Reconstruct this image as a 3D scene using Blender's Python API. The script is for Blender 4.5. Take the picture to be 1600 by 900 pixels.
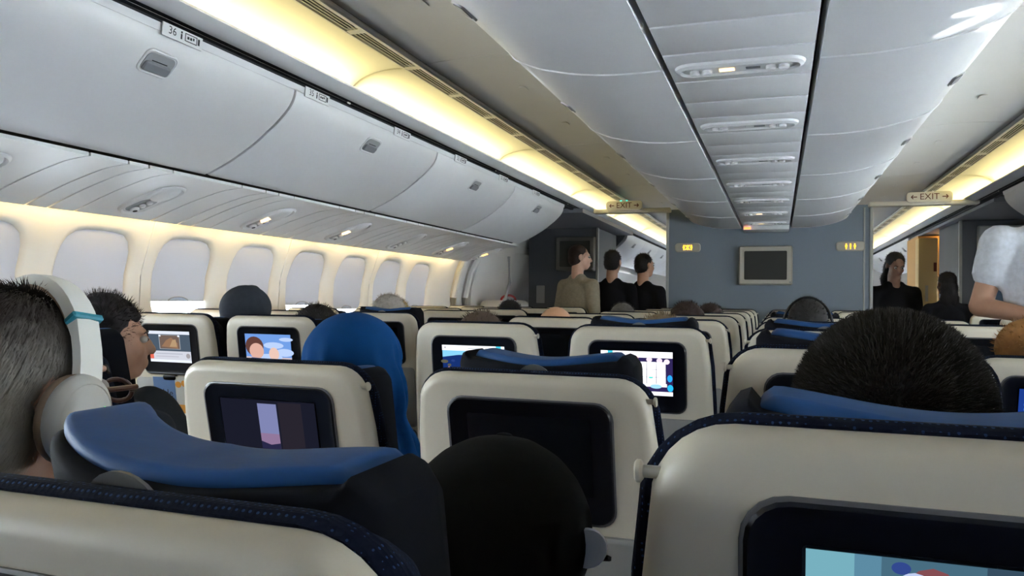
import bpy, bmesh, math, random
from mathutils import Vector, Matrix, noise
random.seed(11)
S = bpy.context.scene
for o in list(bpy.data.objects): bpy.data.objects.remove(o)
COL = S.collection
E = 1.25            # height of the camera above the floor
XC = -0.115         # the aircraft's centre line
# ---------------------------------------------------------------- camera
cd = bpy.data.cameras.new('camera'); cam = bpy.data.objects.new('camera', cd); COL.objects.link(cam)
cd.sensor_width = 36; cd.lens = 36*1200/1600; cd.clip_start = 0.02; cd.clip_end = 200
cam.matrix_world = Matrix.Translation((0, 0, E)) @ Matrix.Rotation(math.radians(19.16), 4, 'Z') @ Matrix.Rotation(math.pi/2+math.radians(0.77), 4, 'X') @ Matrix.Rotation(0.0116, 4, 'Z')
S.camera = cam
# ---------------------------------------------------------------- sky and exposure
W = bpy.data.worlds.new('sky'); S.world = W; W.use_nodes = True
bg = W.node_tree.nodes['Background']; bg.inputs[0].default_value = (0.90, 0.95, 1.0, 1); bg.inputs[1].default_value = SKY = 60.0
COVE = 17.0; WASH = 20.0
vs = S.view_settings; vs.view_transform = 'Standard'; vs.look = 'None'; vs.gamma = 1; vs.exposure = 0.12; vs.use_curve_mapping = False

# added spotlights stand in for sunlight bounced up on to the right-hand centre bins
for i, (tx, ty, ang, ratio, size) in enumerate(((0.452, 2.125, 0, 3.4, 1.5), (0.452, 2.215, 24, 4.0, 1.7), (0.515, 2.285, 12, 2.2, 1.2))):
    ld = bpy.data.lights.new('sun_patch_spot', 'SPOT'); ld.energy = 130; ld.color = (1, 0.98, 0.95); ld.spot_size = math.radians(size); ld.spot_blend = 0.15; ld.shadow_soft_size = 0.0
    lo = bpy.data.objects.new('sun_patch_spot', ld); COL.objects.link(lo); p0 = Vector((0.40, 1.02, E+0.02)); d = Vector((tx, ty, E+0.705))-p0
    lo.rotation_mode = 'QUATERNION'; lo.rotation_quaternion = d.to_track_quat('-Z', 'Y') @ Matrix.Rotation(math.radians(ang), 3, 'Z').to_quaternion(); lo.location = p0; lo.scale = (ratio, 1, 1)
# ---------------------------------------------------------------- materials
MATS = {}
def mat(name, col, rough=0.5, metal=0, emit=None, es=0, noise_amt=0, nscale=30, bump=0, spec=0.5, coat=0):
    if name in MATS: return MATS[name]
    m = bpy.data.materials.new(name); m.use_nodes = True; nt = m.node_tree; b = nt.nodes['Principled BSDF']
    b.inputs['Base Color'].default_value = (*col, 1); b.inputs['Roughness'].default_value = rough; b.inputs['Metallic'].default_value = metal
    b.inputs['Specular IOR Level'].default_value = spec; b.inputs['Coat Weight'].default_value = coat
    if emit: b.inputs['Emission Color'].default_value = (*emit, 1); b.inputs['Emission Strength'].default_value = es
    if noise_amt or bump:
        tc = nt.nodes.new('ShaderNodeTexCoord'); n = nt.nodes.new('ShaderNodeTexNoise'); n.inputs['Scale'].default_value = nscale; n.inputs['Detail'].default_value = 4
        nt.links.new(tc.outputs['Object'], n.inputs['Vector'])
        if noise_amt:
            r = nt.nodes.new('ShaderNodeMapRange'); r.inputs['To Min'].default_value = 1-noise_amt; r.inputs['To Max'].default_value = 1+noise_amt
            mx = nt.nodes.new('ShaderNodeVectorMath'); mx.operation = 'SCALE'; mx.inputs[0].default_value = col
            nt.links.new(n.outputs['Fac'], r.inputs['Value']); nt.links.new(r.outputs[0], mx.inputs['Scale']); nt.links.new(mx.outputs[0], b.inputs['Base Color'])
        if bump:
            bp = nt.nodes.new('ShaderNodeBump'); bp.inputs['Strength'].default_value = bump; bp.inputs['Distance'].default_value = 0.004
            nt.links.new(n.outputs['Fac'], bp.inputs['Height']); nt.links.new(bp.outputs[0], b.inputs['Normal'])
    MATS[name] = m; return m
def emis(name, col, st):
    if name in MATS: return MATS[name]
    m = bpy.data.materials.new(name); m.use_nodes = True; nt = m.node_tree; nt.nodes.clear()
    e = nt.nodes.new('ShaderNodeEmission'); o = nt.nodes.new('ShaderNodeOutputMaterial'); e.inputs[0].default_value = (*col, 1); e.inputs[1].default_value = st
    nt.links.new(e.outputs[0], o.inputs[0]); MATS[name] = m; return m
def dotted(name, base, dot, scale):
    m = mat(name, base, 0.9, spec=0.08); nt = m.node_tree; b = nt.nodes['Principled BSDF']
    tc = nt.nodes.new('ShaderNodeTexCoord'); v = nt.nodes.new('ShaderNodeTexVoronoi'); v.inputs['Scale'].default_value = scale; v.inputs['Randomness'].default_value = 0.25
    nt.links.new(tc.outputs['Object'], v.inputs['Vector'])
    lt = nt.nodes.new('ShaderNodeMath'); lt.operation = 'LESS_THAN'; lt.inputs[1].default_value = 0.22
    nt.links.new(v.outputs['Distance'], lt.inputs[0])
    mx = nt.nodes.new('ShaderNodeMix'); mx.data_type = 'RGBA'; mx.inputs['A'].default_value = (*base, 1); mx.inputs['B'].default_value = (*dot, 1)
    nt.links.new(lt.outputs[0], mx.inputs['Factor']); nt.links.new(mx.outputs['Result'], b.inputs['Base Color'])
    bp = nt.nodes.new('ShaderNodeBump'); bp.inputs['Strength'].default_value = 0.5; bp.inputs['Distance'].default_value = 0.002
    nt.links.new(v.outputs['Distance'], bp.inputs['Height']); nt.links.new(bp.outputs[0], b.inputs['Normal']); return m
def translucent(name, col, t):
    m = bpy.data.materials.new(name); m.use_nodes = True; nt = m.node_tree; nt.nodes.clear()
    d = nt.nodes.new('ShaderNodeBsdfDiffuse'); d.inputs[0].default_value = (*col, 1); tr = nt.nodes.new('ShaderNodeBsdfTranslucent'); tr.inputs[0].default_value = (*col, 1)
    mx = nt.nodes.new('ShaderNodeMixShader'); mx.inputs[0].default_value = t; o = nt.nodes.new('ShaderNodeOutputMaterial')
    nt.links.new(d.outputs[0], mx.inputs[1]); nt.links.new(tr.outputs[0], mx.inputs[2]); nt.links.new(mx.outputs[0], o.inputs[0]); MATS[name] = m; return m
def clear_glass(name):
    m = bpy.data.materials.new(name); m.use_nodes = True; nt = m.node_tree; nt.nodes.clear()
    d = nt.nodes.new('ShaderNodeBsdfTransparent'); d.inputs[0].default_value = (0.93, 0.96, 0.97, 1); g = nt.nodes.new('ShaderNodeBsdfGlossy'); g.inputs['Roughness'].default_value = 0.05
    mx = nt.nodes.new('ShaderNodeMixShader'); mx.inputs[0].default_value = 0.06; o = nt.nodes.new('ShaderNodeOutputMaterial')
    nt.links.new(d.outputs[0], mx.inputs[1]); nt.links.new(g.outputs[0], mx.inputs[2]); nt.links.new(mx.outputs[0], o.inputs[0]); MATS[name] = m; return m
M_WHITE = mat('cabin_white_plastic', (0.80, 0.80, 0.81), 0.42, noise_amt=0.03, nscale=9)
M_BIN = mat('bin_white_plastic', (0.78, 0.785, 0.80), 0.38, noise_amt=0.03, nscale=7)
M_CEIL = mat('ceiling_panel_plastic', (0.72, 0.715, 0.69), 0.5, noise_amt=0.03, nscale=6)
M_COVE = mat('cove_reflector_white', (0.80, 0.78, 0.68), 0.6)
M_WALL = mat('sidewall_plastic', (0.80, 0.78, 0.75), 0.5, noise_amt=0.03, nscale=8)
M_SHADE = translucent('window_shade_plastic', (0.56, 0.58, 0.66), 0.09)
M_GLASS = clear_glass('window_acrylic')
M_DARK = mat('dark_gap', (0.015, 0.016, 0.02), 0.8)
M_SHELL = mat('seat_shell_cream', (0.60, 0.555, 0.455), 0.38, noise_amt=0.02, nscale=60, bump=0.04)
M_COVER = dotted('seat_cover_navy_dots', (0.003, 0.005, 0.013), (0.02, 0.045, 0.11), 230)
M_LEATHER = mat('headrest_blue_leather', (0.014, 0.062, 0.18), 0.6, noise_amt=0.15, nscale=25, bump=0.15, spec=0.18)
M_CHAR = mat('headrest_back_charcoal', (0.004, 0.0045, 0.007), 0.85, noise_amt=0.2, nscale=80, spec=0.1)
M_SILVER = mat('ring_metal', (0.20, 0.195, 0.185), 0.4, 0.6)
M_BEZEL = mat('monitor_bezel_black', (0.003, 0.0035, 0.006), 0.3, spec=0.2)
M_OFF = mat('screen_off', (0.004, 0.005, 0.007), 0.2, spec=0.25)
M_TRAY = mat('tray_grey_plastic', (0.24, 0.24, 0.235), 0.5, noise_amt=0.03)
M_POCKET = mat('pocket_dark_net', (0.03, 0.035, 0.045), 0.9)
M_METAL = mat('seat_frame_metal', (0.3, 0.31, 0.32), 0.4, 0.7)
M_ARM = mat('armrest_dark', (0.02, 0.022, 0.03), 0.6)
M_BULK = mat('bulkhead_blue_laminate', (0.155, 0.19, 0.235), 0.6, noise_amt=0.22, nscale=260)
M_POST = mat('post_grey', (0.36, 0.37, 0.36), 0.45)
M_BEIGE = mat('monitor_case_beige', (0.40, 0.38, 0.33), 0.45)
M_SIGN = mat('sign_plate_cream', (0.62, 0.58, 0.48), 0.5)
M_TEXT = mat('print_dark', (0.02, 0.02, 0.025), 0.6)
M_RED = mat('print_brown_red', (0.10, 0.018, 0.012), 0.6)
M_CARPET = mat('carpet_blue', (0.02, 0.035, 0.08), 0.95, noise_amt=0.4, nscale=120, bump=0.4)
M_GREY = mat('handle_grey', (0.20, 0.21, 0.235), 0.4)
M_GREY2 = mat('handle_recess_grey', (0.33, 0.335, 0.35), 0.5)
E_COVE = emis('cove_lamp_warm', (1.0, 0.85, 0.42), COVE)
E_WASH = emis('wall_wash_lamp', (1.0, 0.72, 0.26), WASH)
E_AMBER = emis('amber_sign', (1.0, 0.55, 0.04), 2.2)
E_READ = emis('reading_lamp_lit', (1.0, 0.66, 0.30), 3.5)
E_ORANGE = emis('orange_lens', (1.0, 0.50, 0.12), 4.0)
E_GREEN = emis('green_led', (0.1, 1.0, 0.75), 2.0)

# ---------------------------------------------------------------- mesh builder
class MB:
    def __init__(s): s.v = []; s.f = []; s.m = []; s.mi = 0
    def add(s, vs, fs):
        b = len(s.v); s.v += [Vector(p) for p in vs]; s.f += [tuple(i+b for i in q) for q in fs]; s.m += [s.mi]*len(fs); return s
    def box(s, x0, x1, y0, y1, z0, z1):
        return s.add([(x0,y0,z0),(x1,y0,z0),(x1,y1,z0),(x0,y1,z0),(x0,y0,z1),(x1,y0,z1),(x1,y1,z1),(x0,y1,z1)],
                     [(0,3,2,1),(4,5,6,7),(0,1,5,4),(1,2,6,5),(2,3,7,6),(3,0,4,7)])
    def rbox(s, x0, x1, y0, y1, z0, z1, r=0.01, seg=2):
        bm = bmesh.new(); bmesh.ops.create_cube(bm, size=1)
        for v in bm.verts: v.co = Vector(((x0+x1)/2+v.co.x*(x1-x0), (y0+y1)/2+v.co.y*(y1-y0), (z0+z1)/2+v.co.z*(z1-z0)))
        bmesh.ops.bevel(bm, geom=list(bm.edges), offset=r, segments=seg, affect='EDGES', profile=0.5)
        return s.bm(bm)
    def bm(s, bm):
        bm.verts.ensure_lookup_table(); bm.verts.index_update()
        s.add([v.co.copy() for v in bm.verts], [[v.index for v in q.verts] for q in bm.faces]); bm.free(); return s
    def loft(s, rings, closed=True, cap0=True, cap1=True):
        n = len(rings[0]); vs = [p for r in rings for p in r]; fs = []
        for i in range(len(rings)-1):
            for j in range(n if closed else n-1):
                k = (j+1) % n; fs.append((i*n+j, i*n+k, (i+1)*n+k, (i+1)*n+j))
        if cap0: fs.append(tuple(range(n-1, -1, -1)))
        if cap1: fs.append(tuple((len(rings)-1)*n+j for j in range(n)))
        return s.add(vs, fs)
    def prism(s, prof, y0, y1):          # closed polygon of (x, z), extruded along y
        return s.loft([[(x, y0, z) for x, z in prof], [(x, y1, z) for x, z in prof]])
    def tube(s, pts, r, n=8, caps=True):
        pts = [Vector(p) for p in pts]; rr = r if isinstance(r, (list, tuple)) else [r]*len(pts); rings = []
        up = Vector((0, 0, 1))
        for i, p in enumerate(pts):
            t = (pts[min(i+1, len(pts)-1)]-pts[max(i-1, 0)]).normalized()
            a = t.cross(up)
            if a.length < 0.05: a = t.cross(Vector((1, 0, 0)))
            a.normalize(); b = a.cross(t)
            rings.append([p+(a*math.cos(2*math.pi*k/n)+b*math.sin(2*math.pi*k/n))*rr[i] for k in range(n)])
        return s.loft(rings, True, caps, caps)
    def ell(s, c, r, rot=None, u=16, v=10):
        bm = bmesh.new(); bmesh.ops.create_uvsphere(bm, u_segments=u, v_segments=v, radius=1)
        M = Matrix.Translation(c) @ (rot.to_4x4() if rot else Matrix()) @ Matrix.Diagonal((r[0], r[1], r[2], 1))
        bmesh.ops.transform(bm, matrix=M, verts=bm.verts); return s.bm(bm)
    def caps(s, a, b, r0, r1, n=12):     # tapered capsule, as overlapping solids
        a, b = Vector(a), Vector(b); s.ell(a, (r0,)*3, None, n, 8); s.ell(b, (r1,)*3, None, n, 8); return s.tube([a, b], [r0, r1], n)
    def xf(s, M):
        s.v = [M @ p for p in s.v]; return s
    def mesh(s, name, mats, ang=35):
        me = bpy.data.meshes.new(name); me.from_pydata([tuple(p) for p in s.v], [], s.f); me.update()
        for m in (mats if isinstance(mats, (list, tuple)) else [mats]): me.materials.append(m)
        me.polygons.foreach_set('material_index', s.m)
        bm = bmesh.new(); bm.from_mesh(me); bmesh.ops.recalc_face_normals(bm, faces=bm.faces); bm.to_mesh(me); bm.free()
        me.polygons.foreach_set('use_smooth', [True]*len(me.polygons)); me.set_sharp_from_angle(angle=math.radians(ang)); return me
def put(name, me, parent=None, M=None):
    o = bpy.data.objects.new(name, me); COL.objects.link(o)
    if parent: o.parent = parent
    if M is not None: o.matrix_local = M
    return o
def tag(o, label=None, cat=None, group=None, kind=None):
    if label: o['label'] = label
    if cat: o['category'] = cat
    if group: o['group'] = group
    if kind: o['kind'] = kind
    return o
def thing(name, label, cat, loc, group=None):
    o = bpy.data.objects.new(name, None); COL.objects.link(o); o.location = loc; o.empty_display_size = 0.05
    return tag(o, label, cat, group)
def world_of(o):
    M = Matrix.Translation(o.location)
    while o.parent: o = o.parent; M = Matrix.Translation(o.location) @ M
    return M
def part(name, mb, mats, root, ang=35):          # mb in world coordinates
    mb.xf(world_of(root).inverted()); return put(name, mb.mesh(name, mats, ang), root)
def struct(name, mb, mats, ang=35):
    return tag(put(name, mb.mesh(name, mats, ang)), kind='structure')
def sx(side, s): return XC+side*s
def thick(prof, t):                              # open profile (x, z) -> closed polygon, t to the right-hand side
    off = []
    for i, p in enumerate(prof):
        a = prof[max(i-1, 0)]; b = prof[min(i+1, len(prof)-1)]; d = Vector((b[0]-a[0], b[1]-a[1])).normalized()
        off.append((p[0]-d.y*t, p[1]+d.x*t))
    return list(prof)+off[::-1]
def smooth_prof(pts, n=5):                       # Catmull-Rom through the points
    out = []
    P = [pts[0]]+list(pts)+[pts[-1]]
    for i in range(1, len(P)-2):
        for k in range(n):
            t = k/n
            out.append(tuple(0.5*((2*P[i][c])+(-P[i-1][c]+P[i+1][c])*t+(2*P[i-1][c]-5*P[i][c]+4*P[i+1][c]-P[i+2][c])*t*t+(-P[i-1][c]+3*P[i][c]-3*P[i+1][c]+P[i+2][c])*t**3) for c in (0, 1)))
    return out+[pts[-1]]
def text_mb(body, size):
    cu = bpy.data.curves.new('t', 'FONT'); cu.body = body; cu.size = size; cu.align_x = 'CENTER'; cu.align_y = 'CENTER'; cu.resolution_u = 3
    o = bpy.data.objects.new('t', cu); COL.objects.link(o); bpy.context.view_layer.update()
    me = bpy.data.meshes.new_from_object(o.evaluated_get(bpy.context.evaluated_depsgraph_get()))
    mb = MB(); mb.add([v.co.copy() for v in me.vertices], [tuple(p.vertices) for p in me.polygons])
    bpy.data.objects.remove(o); bpy.data.curves.remove(cu); bpy.data.meshes.remove(me); return mb
def frame(o, ux, uz):                            # matrix: local x -> ux, local y -> uz (text up), local z -> normal
    ux = Vector(ux).normalized(); uz = Vector(uz).normalized(); n = ux.cross(uz)
    return Matrix(((ux.x, uz.x, n.x, o[0]), (ux.y, uz.y, n.y, o[1]), (ux.z, uz.z, n.z, o[2]), (0, 0, 0, 1)))
def rrect(hw, hh, r, n=5):
    out = []
    for cx, cz, a0 in ((hw-r, hh-r, 0), (-hw+r, hh-r, 90), (-hw+r, -hh+r, 180), (hw-r, -hh+r, 270)):
        for k in range(n+1):
            a = math.radians(a0+90*k/n); out.append((cx+r*math.cos(a), cz+r*math.sin(a)))
    return out
def slab(mb, hw, hh, r, layers):                 # rounded slab in local xy, layers (z, inset)
    rings = [[(x, y, z) for x, y in rrect(hw-i, hh-i, max(r-i, 0.0008))] for z, i in layers]
    return mb.loft(rings)
# ================================================================ THE CABIN
Y0, Y1 = -2.6, 17.0
YB = 7.6                                           # front bulkhead
struct('floor', MB().box(-3.1, 2.9, Y0, Y1, -0.06, 0), M_CARPET)
struct('wall_back', MB().box(-3.1, 2.9, Y0-0.08, Y0, 0, 2.4), M_BULK)
struct('wall_front', MB().box(-3.1, 2.9, Y1, Y1+0.08, 0, 2.4), M_WALL)
def wall_s(z):
    T = [(-1.25, 2.62), (-0.6, 2.77), (-0.2, 2.80), (0.1, 2.785), (0.35, 2.70), (0.55, 2.60)]
    for (a, b), (c, d) in zip(T, T[1:]):
        if z <= c: return b+(d-b)*(z-a)/(c-a)
    return 2.60
WZ, WP = 0.075, 0.545                              # window centre height (from the eye), window pitch
YW = [2.63+WP*k for k in range(-9, 7)]+[9.9+WP*k for k in range(10)]
for side, nm in ((-1, 'left'), (1, 'right')):
    mb = MB()
    pr = [(sx(side, wall_s(z)), z+E) for z in (-1.25, -0.9, -0.6, -0.33)]
    mb.prism(pr+[(x+side*0.03, z) for x, z in pr[::-1]], Y0, Y1)
    wl = struct('wall_'+nm, mb, M_WALL)
    # upper side-wall panels, two windows each, with moulded window recesses
    N = 32
    for i in range(0, len(YW), 2):
        mb = MB()
        for yc in YW[i:i+2]:
            za, zb = -0.33, 0.50
            hw_, dz0, dz1 = WP/2, za-WZ, zb-WZ
            angs = sorted([2*math.pi*k/N for k in range(N)]+[math.atan2(dz1, hw_), math.atan2(dz1, -hw_), math.atan2(dz0, -hw_) % (2*math.pi), math.atan2(dz0, hw_) % (2*math.pi)])
            def rect(a):
                c, s_ = math.cos(a), math.sin(a); t = 1e9
                if abs(c) > 1e-6: t = min(t, hw_/abs(c))
                if s_ > 1e-6: t = min(t, dz1/s_)
                if s_ < -1e-6: t = min(t, dz0/s_)
                return (c*t, s_*t)
            def sup(a, hw2, hh2, n=4.0):
                c, s_ = math.cos(a), math.sin(a); t = (abs(c/hw2)**n+abs(s_/hh2)**n)**(-1/n); return (c*t, s_*t)
            rings = []
            edge = 0.002 if True else 0
            for fn, dep in ((lambda a: rect(a), 0), (lambda a: sup(a, 0.212, 0.226), 0.0), (lambda a: sup(a, 0.203, 0.218), 0.004), (lambda a: sup(a, 0.195, 0.211), 0.009), (lambda a: sup(a, 0.190, 0.206), 0.018), (lambda a: sup(a, 0.190, 0.206), 0.095)):
                ring = []
                for a in angs:
                    u, w = fn(a)
                    ring.append((sx(side, wall_s(WZ+w)+dep), yc+u, WZ+w+E))
                rings.append(ring)
            mb.loft(rings, True, False, False)
        o = put('wall_panel', mb.mesh('wall_panel', M_WALL), wl)
        ys = YW[i]-WP/2
        st = MB(); pz = (-0.33, -0.1, 0.1, 0.35)
        st.tube([(sx(side, wall_s(z)-0.001), ys, z+E) for z in pz], 0.004, 6)
        put('panel_seam', st.mesh('panel_seam', M_WHITE), wl)
    for k, yc in enumerate(YW):
        open_ = (side < 0 and -0.7 < yc < 1.3) or (side > 0 and 0.2 < yc) or yc > 9
        wroot = MB()
        sp = wall_s(WZ)+0.092
        slabm = MB(); slab(slabm, 0.20, 0.218, 0.08, [(0, 0), (0.006, 0)])
        slabm.xf(frame((sx(side, sp), yc, WZ+E), (0, 1, 0), (0, 0, 1)))
        w = struct('window_%d' % (k+1 if side < 0 else k+1+len(YW)), slabm, M_GLASS)
        zt = WZ+0.215; zb = (WZ+0.12) if open_ else (-0.036 if yc < 3.6 else (-0.06 if yc < 4.5 else -0.09))
        sh = MB(); pz = [zb+(zt-zb)*q/5 for q in range(6)]; dp = 0.020
        sh.loft([[(sx(side, wall_s(z)+dp), yc-0.195, z+E) for z in pz]+[(sx(side, wall_s(z)+dp+0.004), yc-0.195, z+E) for z in pz[::-1]], [(sx(side, wall_s(z)+dp), yc+0.195, z+E) for z in pz]+[(sx(side, wall_s(z)+dp+0.004), yc+0.195, z+E) for z in pz[::-1]]])
        put('shade', sh.mesh('shade', M_SHADE), w)
        hd = MB(); pts = []
        for q in range(9):
            a = math.pi*q/8; pts.append((sx(side, wall_s(zb)+0.016), yc+0.07*math.cos(a), zb+E+0.024*math.sin(a)))
        hd.tube(pts, 0.003, 6); put('shade_grip', hd.mesh('shade_grip', M_GREY2), w)
    up = MB().box(min(sx(side, 2.66), sx(side, 2.72)), max(sx(side, 2.66), sx(side, 2.72)), Y0, Y1, E+0.47, E+1.18); put('closing_panel', up.mesh('closing_panel', M_WALL), wl)
    # plain side wall round the door and further ahead
    mb = MB(); pr = [(sx(side, wall_s(z)), z+E) for z in (-1.25, -0.6, -0.33, -0.2, 0.1, 0.35, 0.5)]
    for ya, yb in ((6.17, 9.63), (15.07, Y1)): mb.prism(pr+[(x+side*0.03, z) for x, z in pr[::-1]], ya, yb)
    put('wall_panel', mb.mesh('wall_panel', M_WALL), wl)

# ---- aisle ceilings, air grilles, light coves and valances, both sides
COVE_Y = [-2.6, -0.78, 1.06, 2.90, 4.74, 6.58, 8.42, 10.26, 12.10, 13.94, 15.6]
roof = struct('ceiling', MB().box(-3.0, 2.8, Y0, Y1, E+1.12, E+1.18), M_DARK)
for side, nm in ((-1, 'left'), (1, 'right')):
    cp = smooth_prof([(0.66, 0.945), (0.85, 0.972), (1.05, 0.985), (1.285, 0.975)], 4)
    cv = smooth_prof([(1.385, 0.968), (1.48, 0.966), (1.575, 0.945), (1.64, 0.90), (1.665, 0.845)], 5)
    va = [(1.553, 0.862), (1.575, 0.850), (1.600, 0.841), (1.620, 0.837), (1.632, 0.842)]
    val = struct('trim_1' if side < 0 else 'trim_2', MB().prism([(sx(side, s), z+E) for s, z in va]+[(sx(side, s), z+E+0.008) for s, z in va[::-1]], Y0, 15.6), M_WHITE)
    gp = MB().box(min(sx(side, 1.628), sx(side, 1.72)), max(sx(side, 1.628), sx(side, 1.72)), Y0, 15.6, E+0.846, E+0.851).box(min(sx(side, 1.690), sx(side, 1.72)), max(sx(side, 1.690), sx(side, 1.72)), Y0, 15.6, E+0.827, E+0.846)
    put('gap_shade_strip', gp.mesh('gap_shade_strip', M_DARK), val)  # near-black strips: shade between valance and bin rail put into the colour
    rl = MB().tube([(sx(side, 1.296), Y0, 0.966+E), (sx(side, 1.296), 15.6, 0.966+E)], 0.013, 10)
    struct('trim_3' if side < 0 else 'trim_4', rl, M_CEIL)
    for a, b in zip(COVE_Y, COVE_Y[1:]):
        g = 0.003
        m1 = MB().prism([(sx(side, s), z+E) for s, z in cp]+[(sx(side, s), z+E+0.012) for s, z in cp[::-1]], a+g, b-g)
        put('ceiling_panel', m1.mesh('ceiling_panel', M_CEIL), roof)
        for q in range(2):                            # small access slots
            yq = a+0.5+q*0.75
            m1 = MB(); slab(m1, 0.035, 0.016, 0.008, [(0, 0), (0.004, 0.001)]); m1.xf(frame((sx(side, 1.02), yq, E+0.981), (0, -1 if side < 0 else 1, 0), (1, 0, 0)))
            put('access_cap', m1.mesh('access_cap', M_CEIL), roof)
        if a < -1: continue
        lamp = thing('cove_lamp', None, None, (sx(side, 1.62), (a+b)/2, E+0.86))
        tag(lamp, 'warm glowing ceiling light cove above the %s bins, %s' % (nm, 'section from %.0f to %.0f metres ahead' % (a, b) if False else '%s section' % {2.90: 'second visible', 1.06: 'nearest visible', 4.74: 'third visible', 6.58: 'section over the exit', 8.42: 'first beyond the bulkhead', 10.26: 'second beyond the bulkhead', 12.10: 'third beyond the bulkhead', 13.94: 'farthest'}.get(a, 'unseen rear %d' % (int(a*10)))), 'light', 'cove lights over the %s aisle' % nm)
        if a < 0: lamp['label'] = 'warm ceiling light cove over the %s bins, behind the viewer, %s' % (nm, 'rearmost' if a < -2 else 'nearer')
        part('reflector', MB().prism([(sx(side, s), z+E) for s, z in cv]+[(sx(side, s+0.004), z+E+0.008) for s, z in cv[::-1]], a+g, b-g), M_COVE, lamp)
        # raised rib where two reflectors meet
        rb = MB(); rings = []
        for yy in (a-0.012+0.014, a+0.028):
            rings.append([(sx(side, s-0.004), yy, z+E-0.006) for s, z in cv])
        rb.loft([rings[0], rings[1]], False, False, False); part('rib', rb, M_COVE, lamp)
        part('tube', MB().tube([(sx(side, 1.622), a+0.06, E+0.866), (sx(side, 1.622), b-0.06, E+0.866)], 0.012, 8), E_COVE, lamp)
        part('lamp_socket', MB().box(min(sx(side, 1.60), sx(side, 1.64)), max(sx(side, 1.60), sx(side, 1.64)), b-0.05, b-0.02, E+0.848, E+0.885), M_GREY2, lamp)
        ng = 4
        for q in range(ng):                           # air grilles with slats
            ga = a+(b-a)*q/ng+0.02; gb = a+(b-a)*(q+1)/ng-0.02
            gr = MB(); gr.mi = 0
            for s0, s1 in ((1.312, 1.320), (1.378, 1.387)): gr.box(min(sx(side, s0), sx(side, s1)), max(sx(side, s0), sx(side, s1)), ga-0.02, gb+0.02, E+0.962, E+0.972)
            gr.box(min(sx(side, 1.312), sx(side, 1.387)), max(sx(side, 1.312), sx(side, 1.387)), gb, gb+0.02, E+0.963, E+0.973)
            gr.box(min(sx(side, 1.312), sx(side, 1.387)), max(sx(side, 1.312), sx(side, 1.387)), ga-0.02, ga, E+0.963, E+0.973)
            for s0 in (1.333, 1.348, 1.363): gr.box(min(sx(side, s0), sx(side, s0+0.004)), max(sx(side, s0), sx(side, s0+0.004)), ga, gb, E+0.964, E+0.967)
            gr.mi = 1; gr.box(min(sx(side, 1.30), sx(side, 1.39)), max(sx(side, 1.30), sx(side, 1.39)), ga-0.01, gb+0.01, E+0.99, E+0.994)
            put('air_grille', gr.mesh('air_grille', [M_CEIL, M_DARK]), roof)

# ---- side overhead bins
BP = smooth_prof([(1.668, 0.800), (1.676, 0.765), (1.700, 0.727), (1.745, 0.683), (1.79, 0.648), (1.862, 0.596), (1.98, 0.531), (2.085, 0.487)], 4)
BIN_Y = {-1: [(-1.42, -0.10), (-0.10, 1.22), (1.22, 2.54), (2.54, 3.86), (3.86, 5.18), (5.18, 6.50), (9.5, 10.8), (10.8, 12.1), (12.1, 13.4), (13.4, 14.7), (14.7, 16.0)],
         1: [(-1.42, -0.10), (-0.10, 1.22), (1.22, 2.54), (2.54, 3.86), (3.86, 5.18), (5.18, 6.50), (10.9, 12.1), (12.1, 13.4), (13.4, 14.7), (14.7, 16.0)]}
bin_names = {-1.42: 'behind the viewer', -0.10: 'just behind the viewer', 1.22: 'nearest, below the 36 placard', 2.54: 'second ahead, below the 35 placard', 3.86: 'third ahead', 5.18: 'last before the exit', 9.5: 'first beyond the lavatory', 10.8: 'second beyond the lavatory', 10.9: 'first beyond the galley', 12.1: 'third beyond the exit', 13.4: 'fourth beyond the exit', 14.7: 'farthest ahead'}
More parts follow.
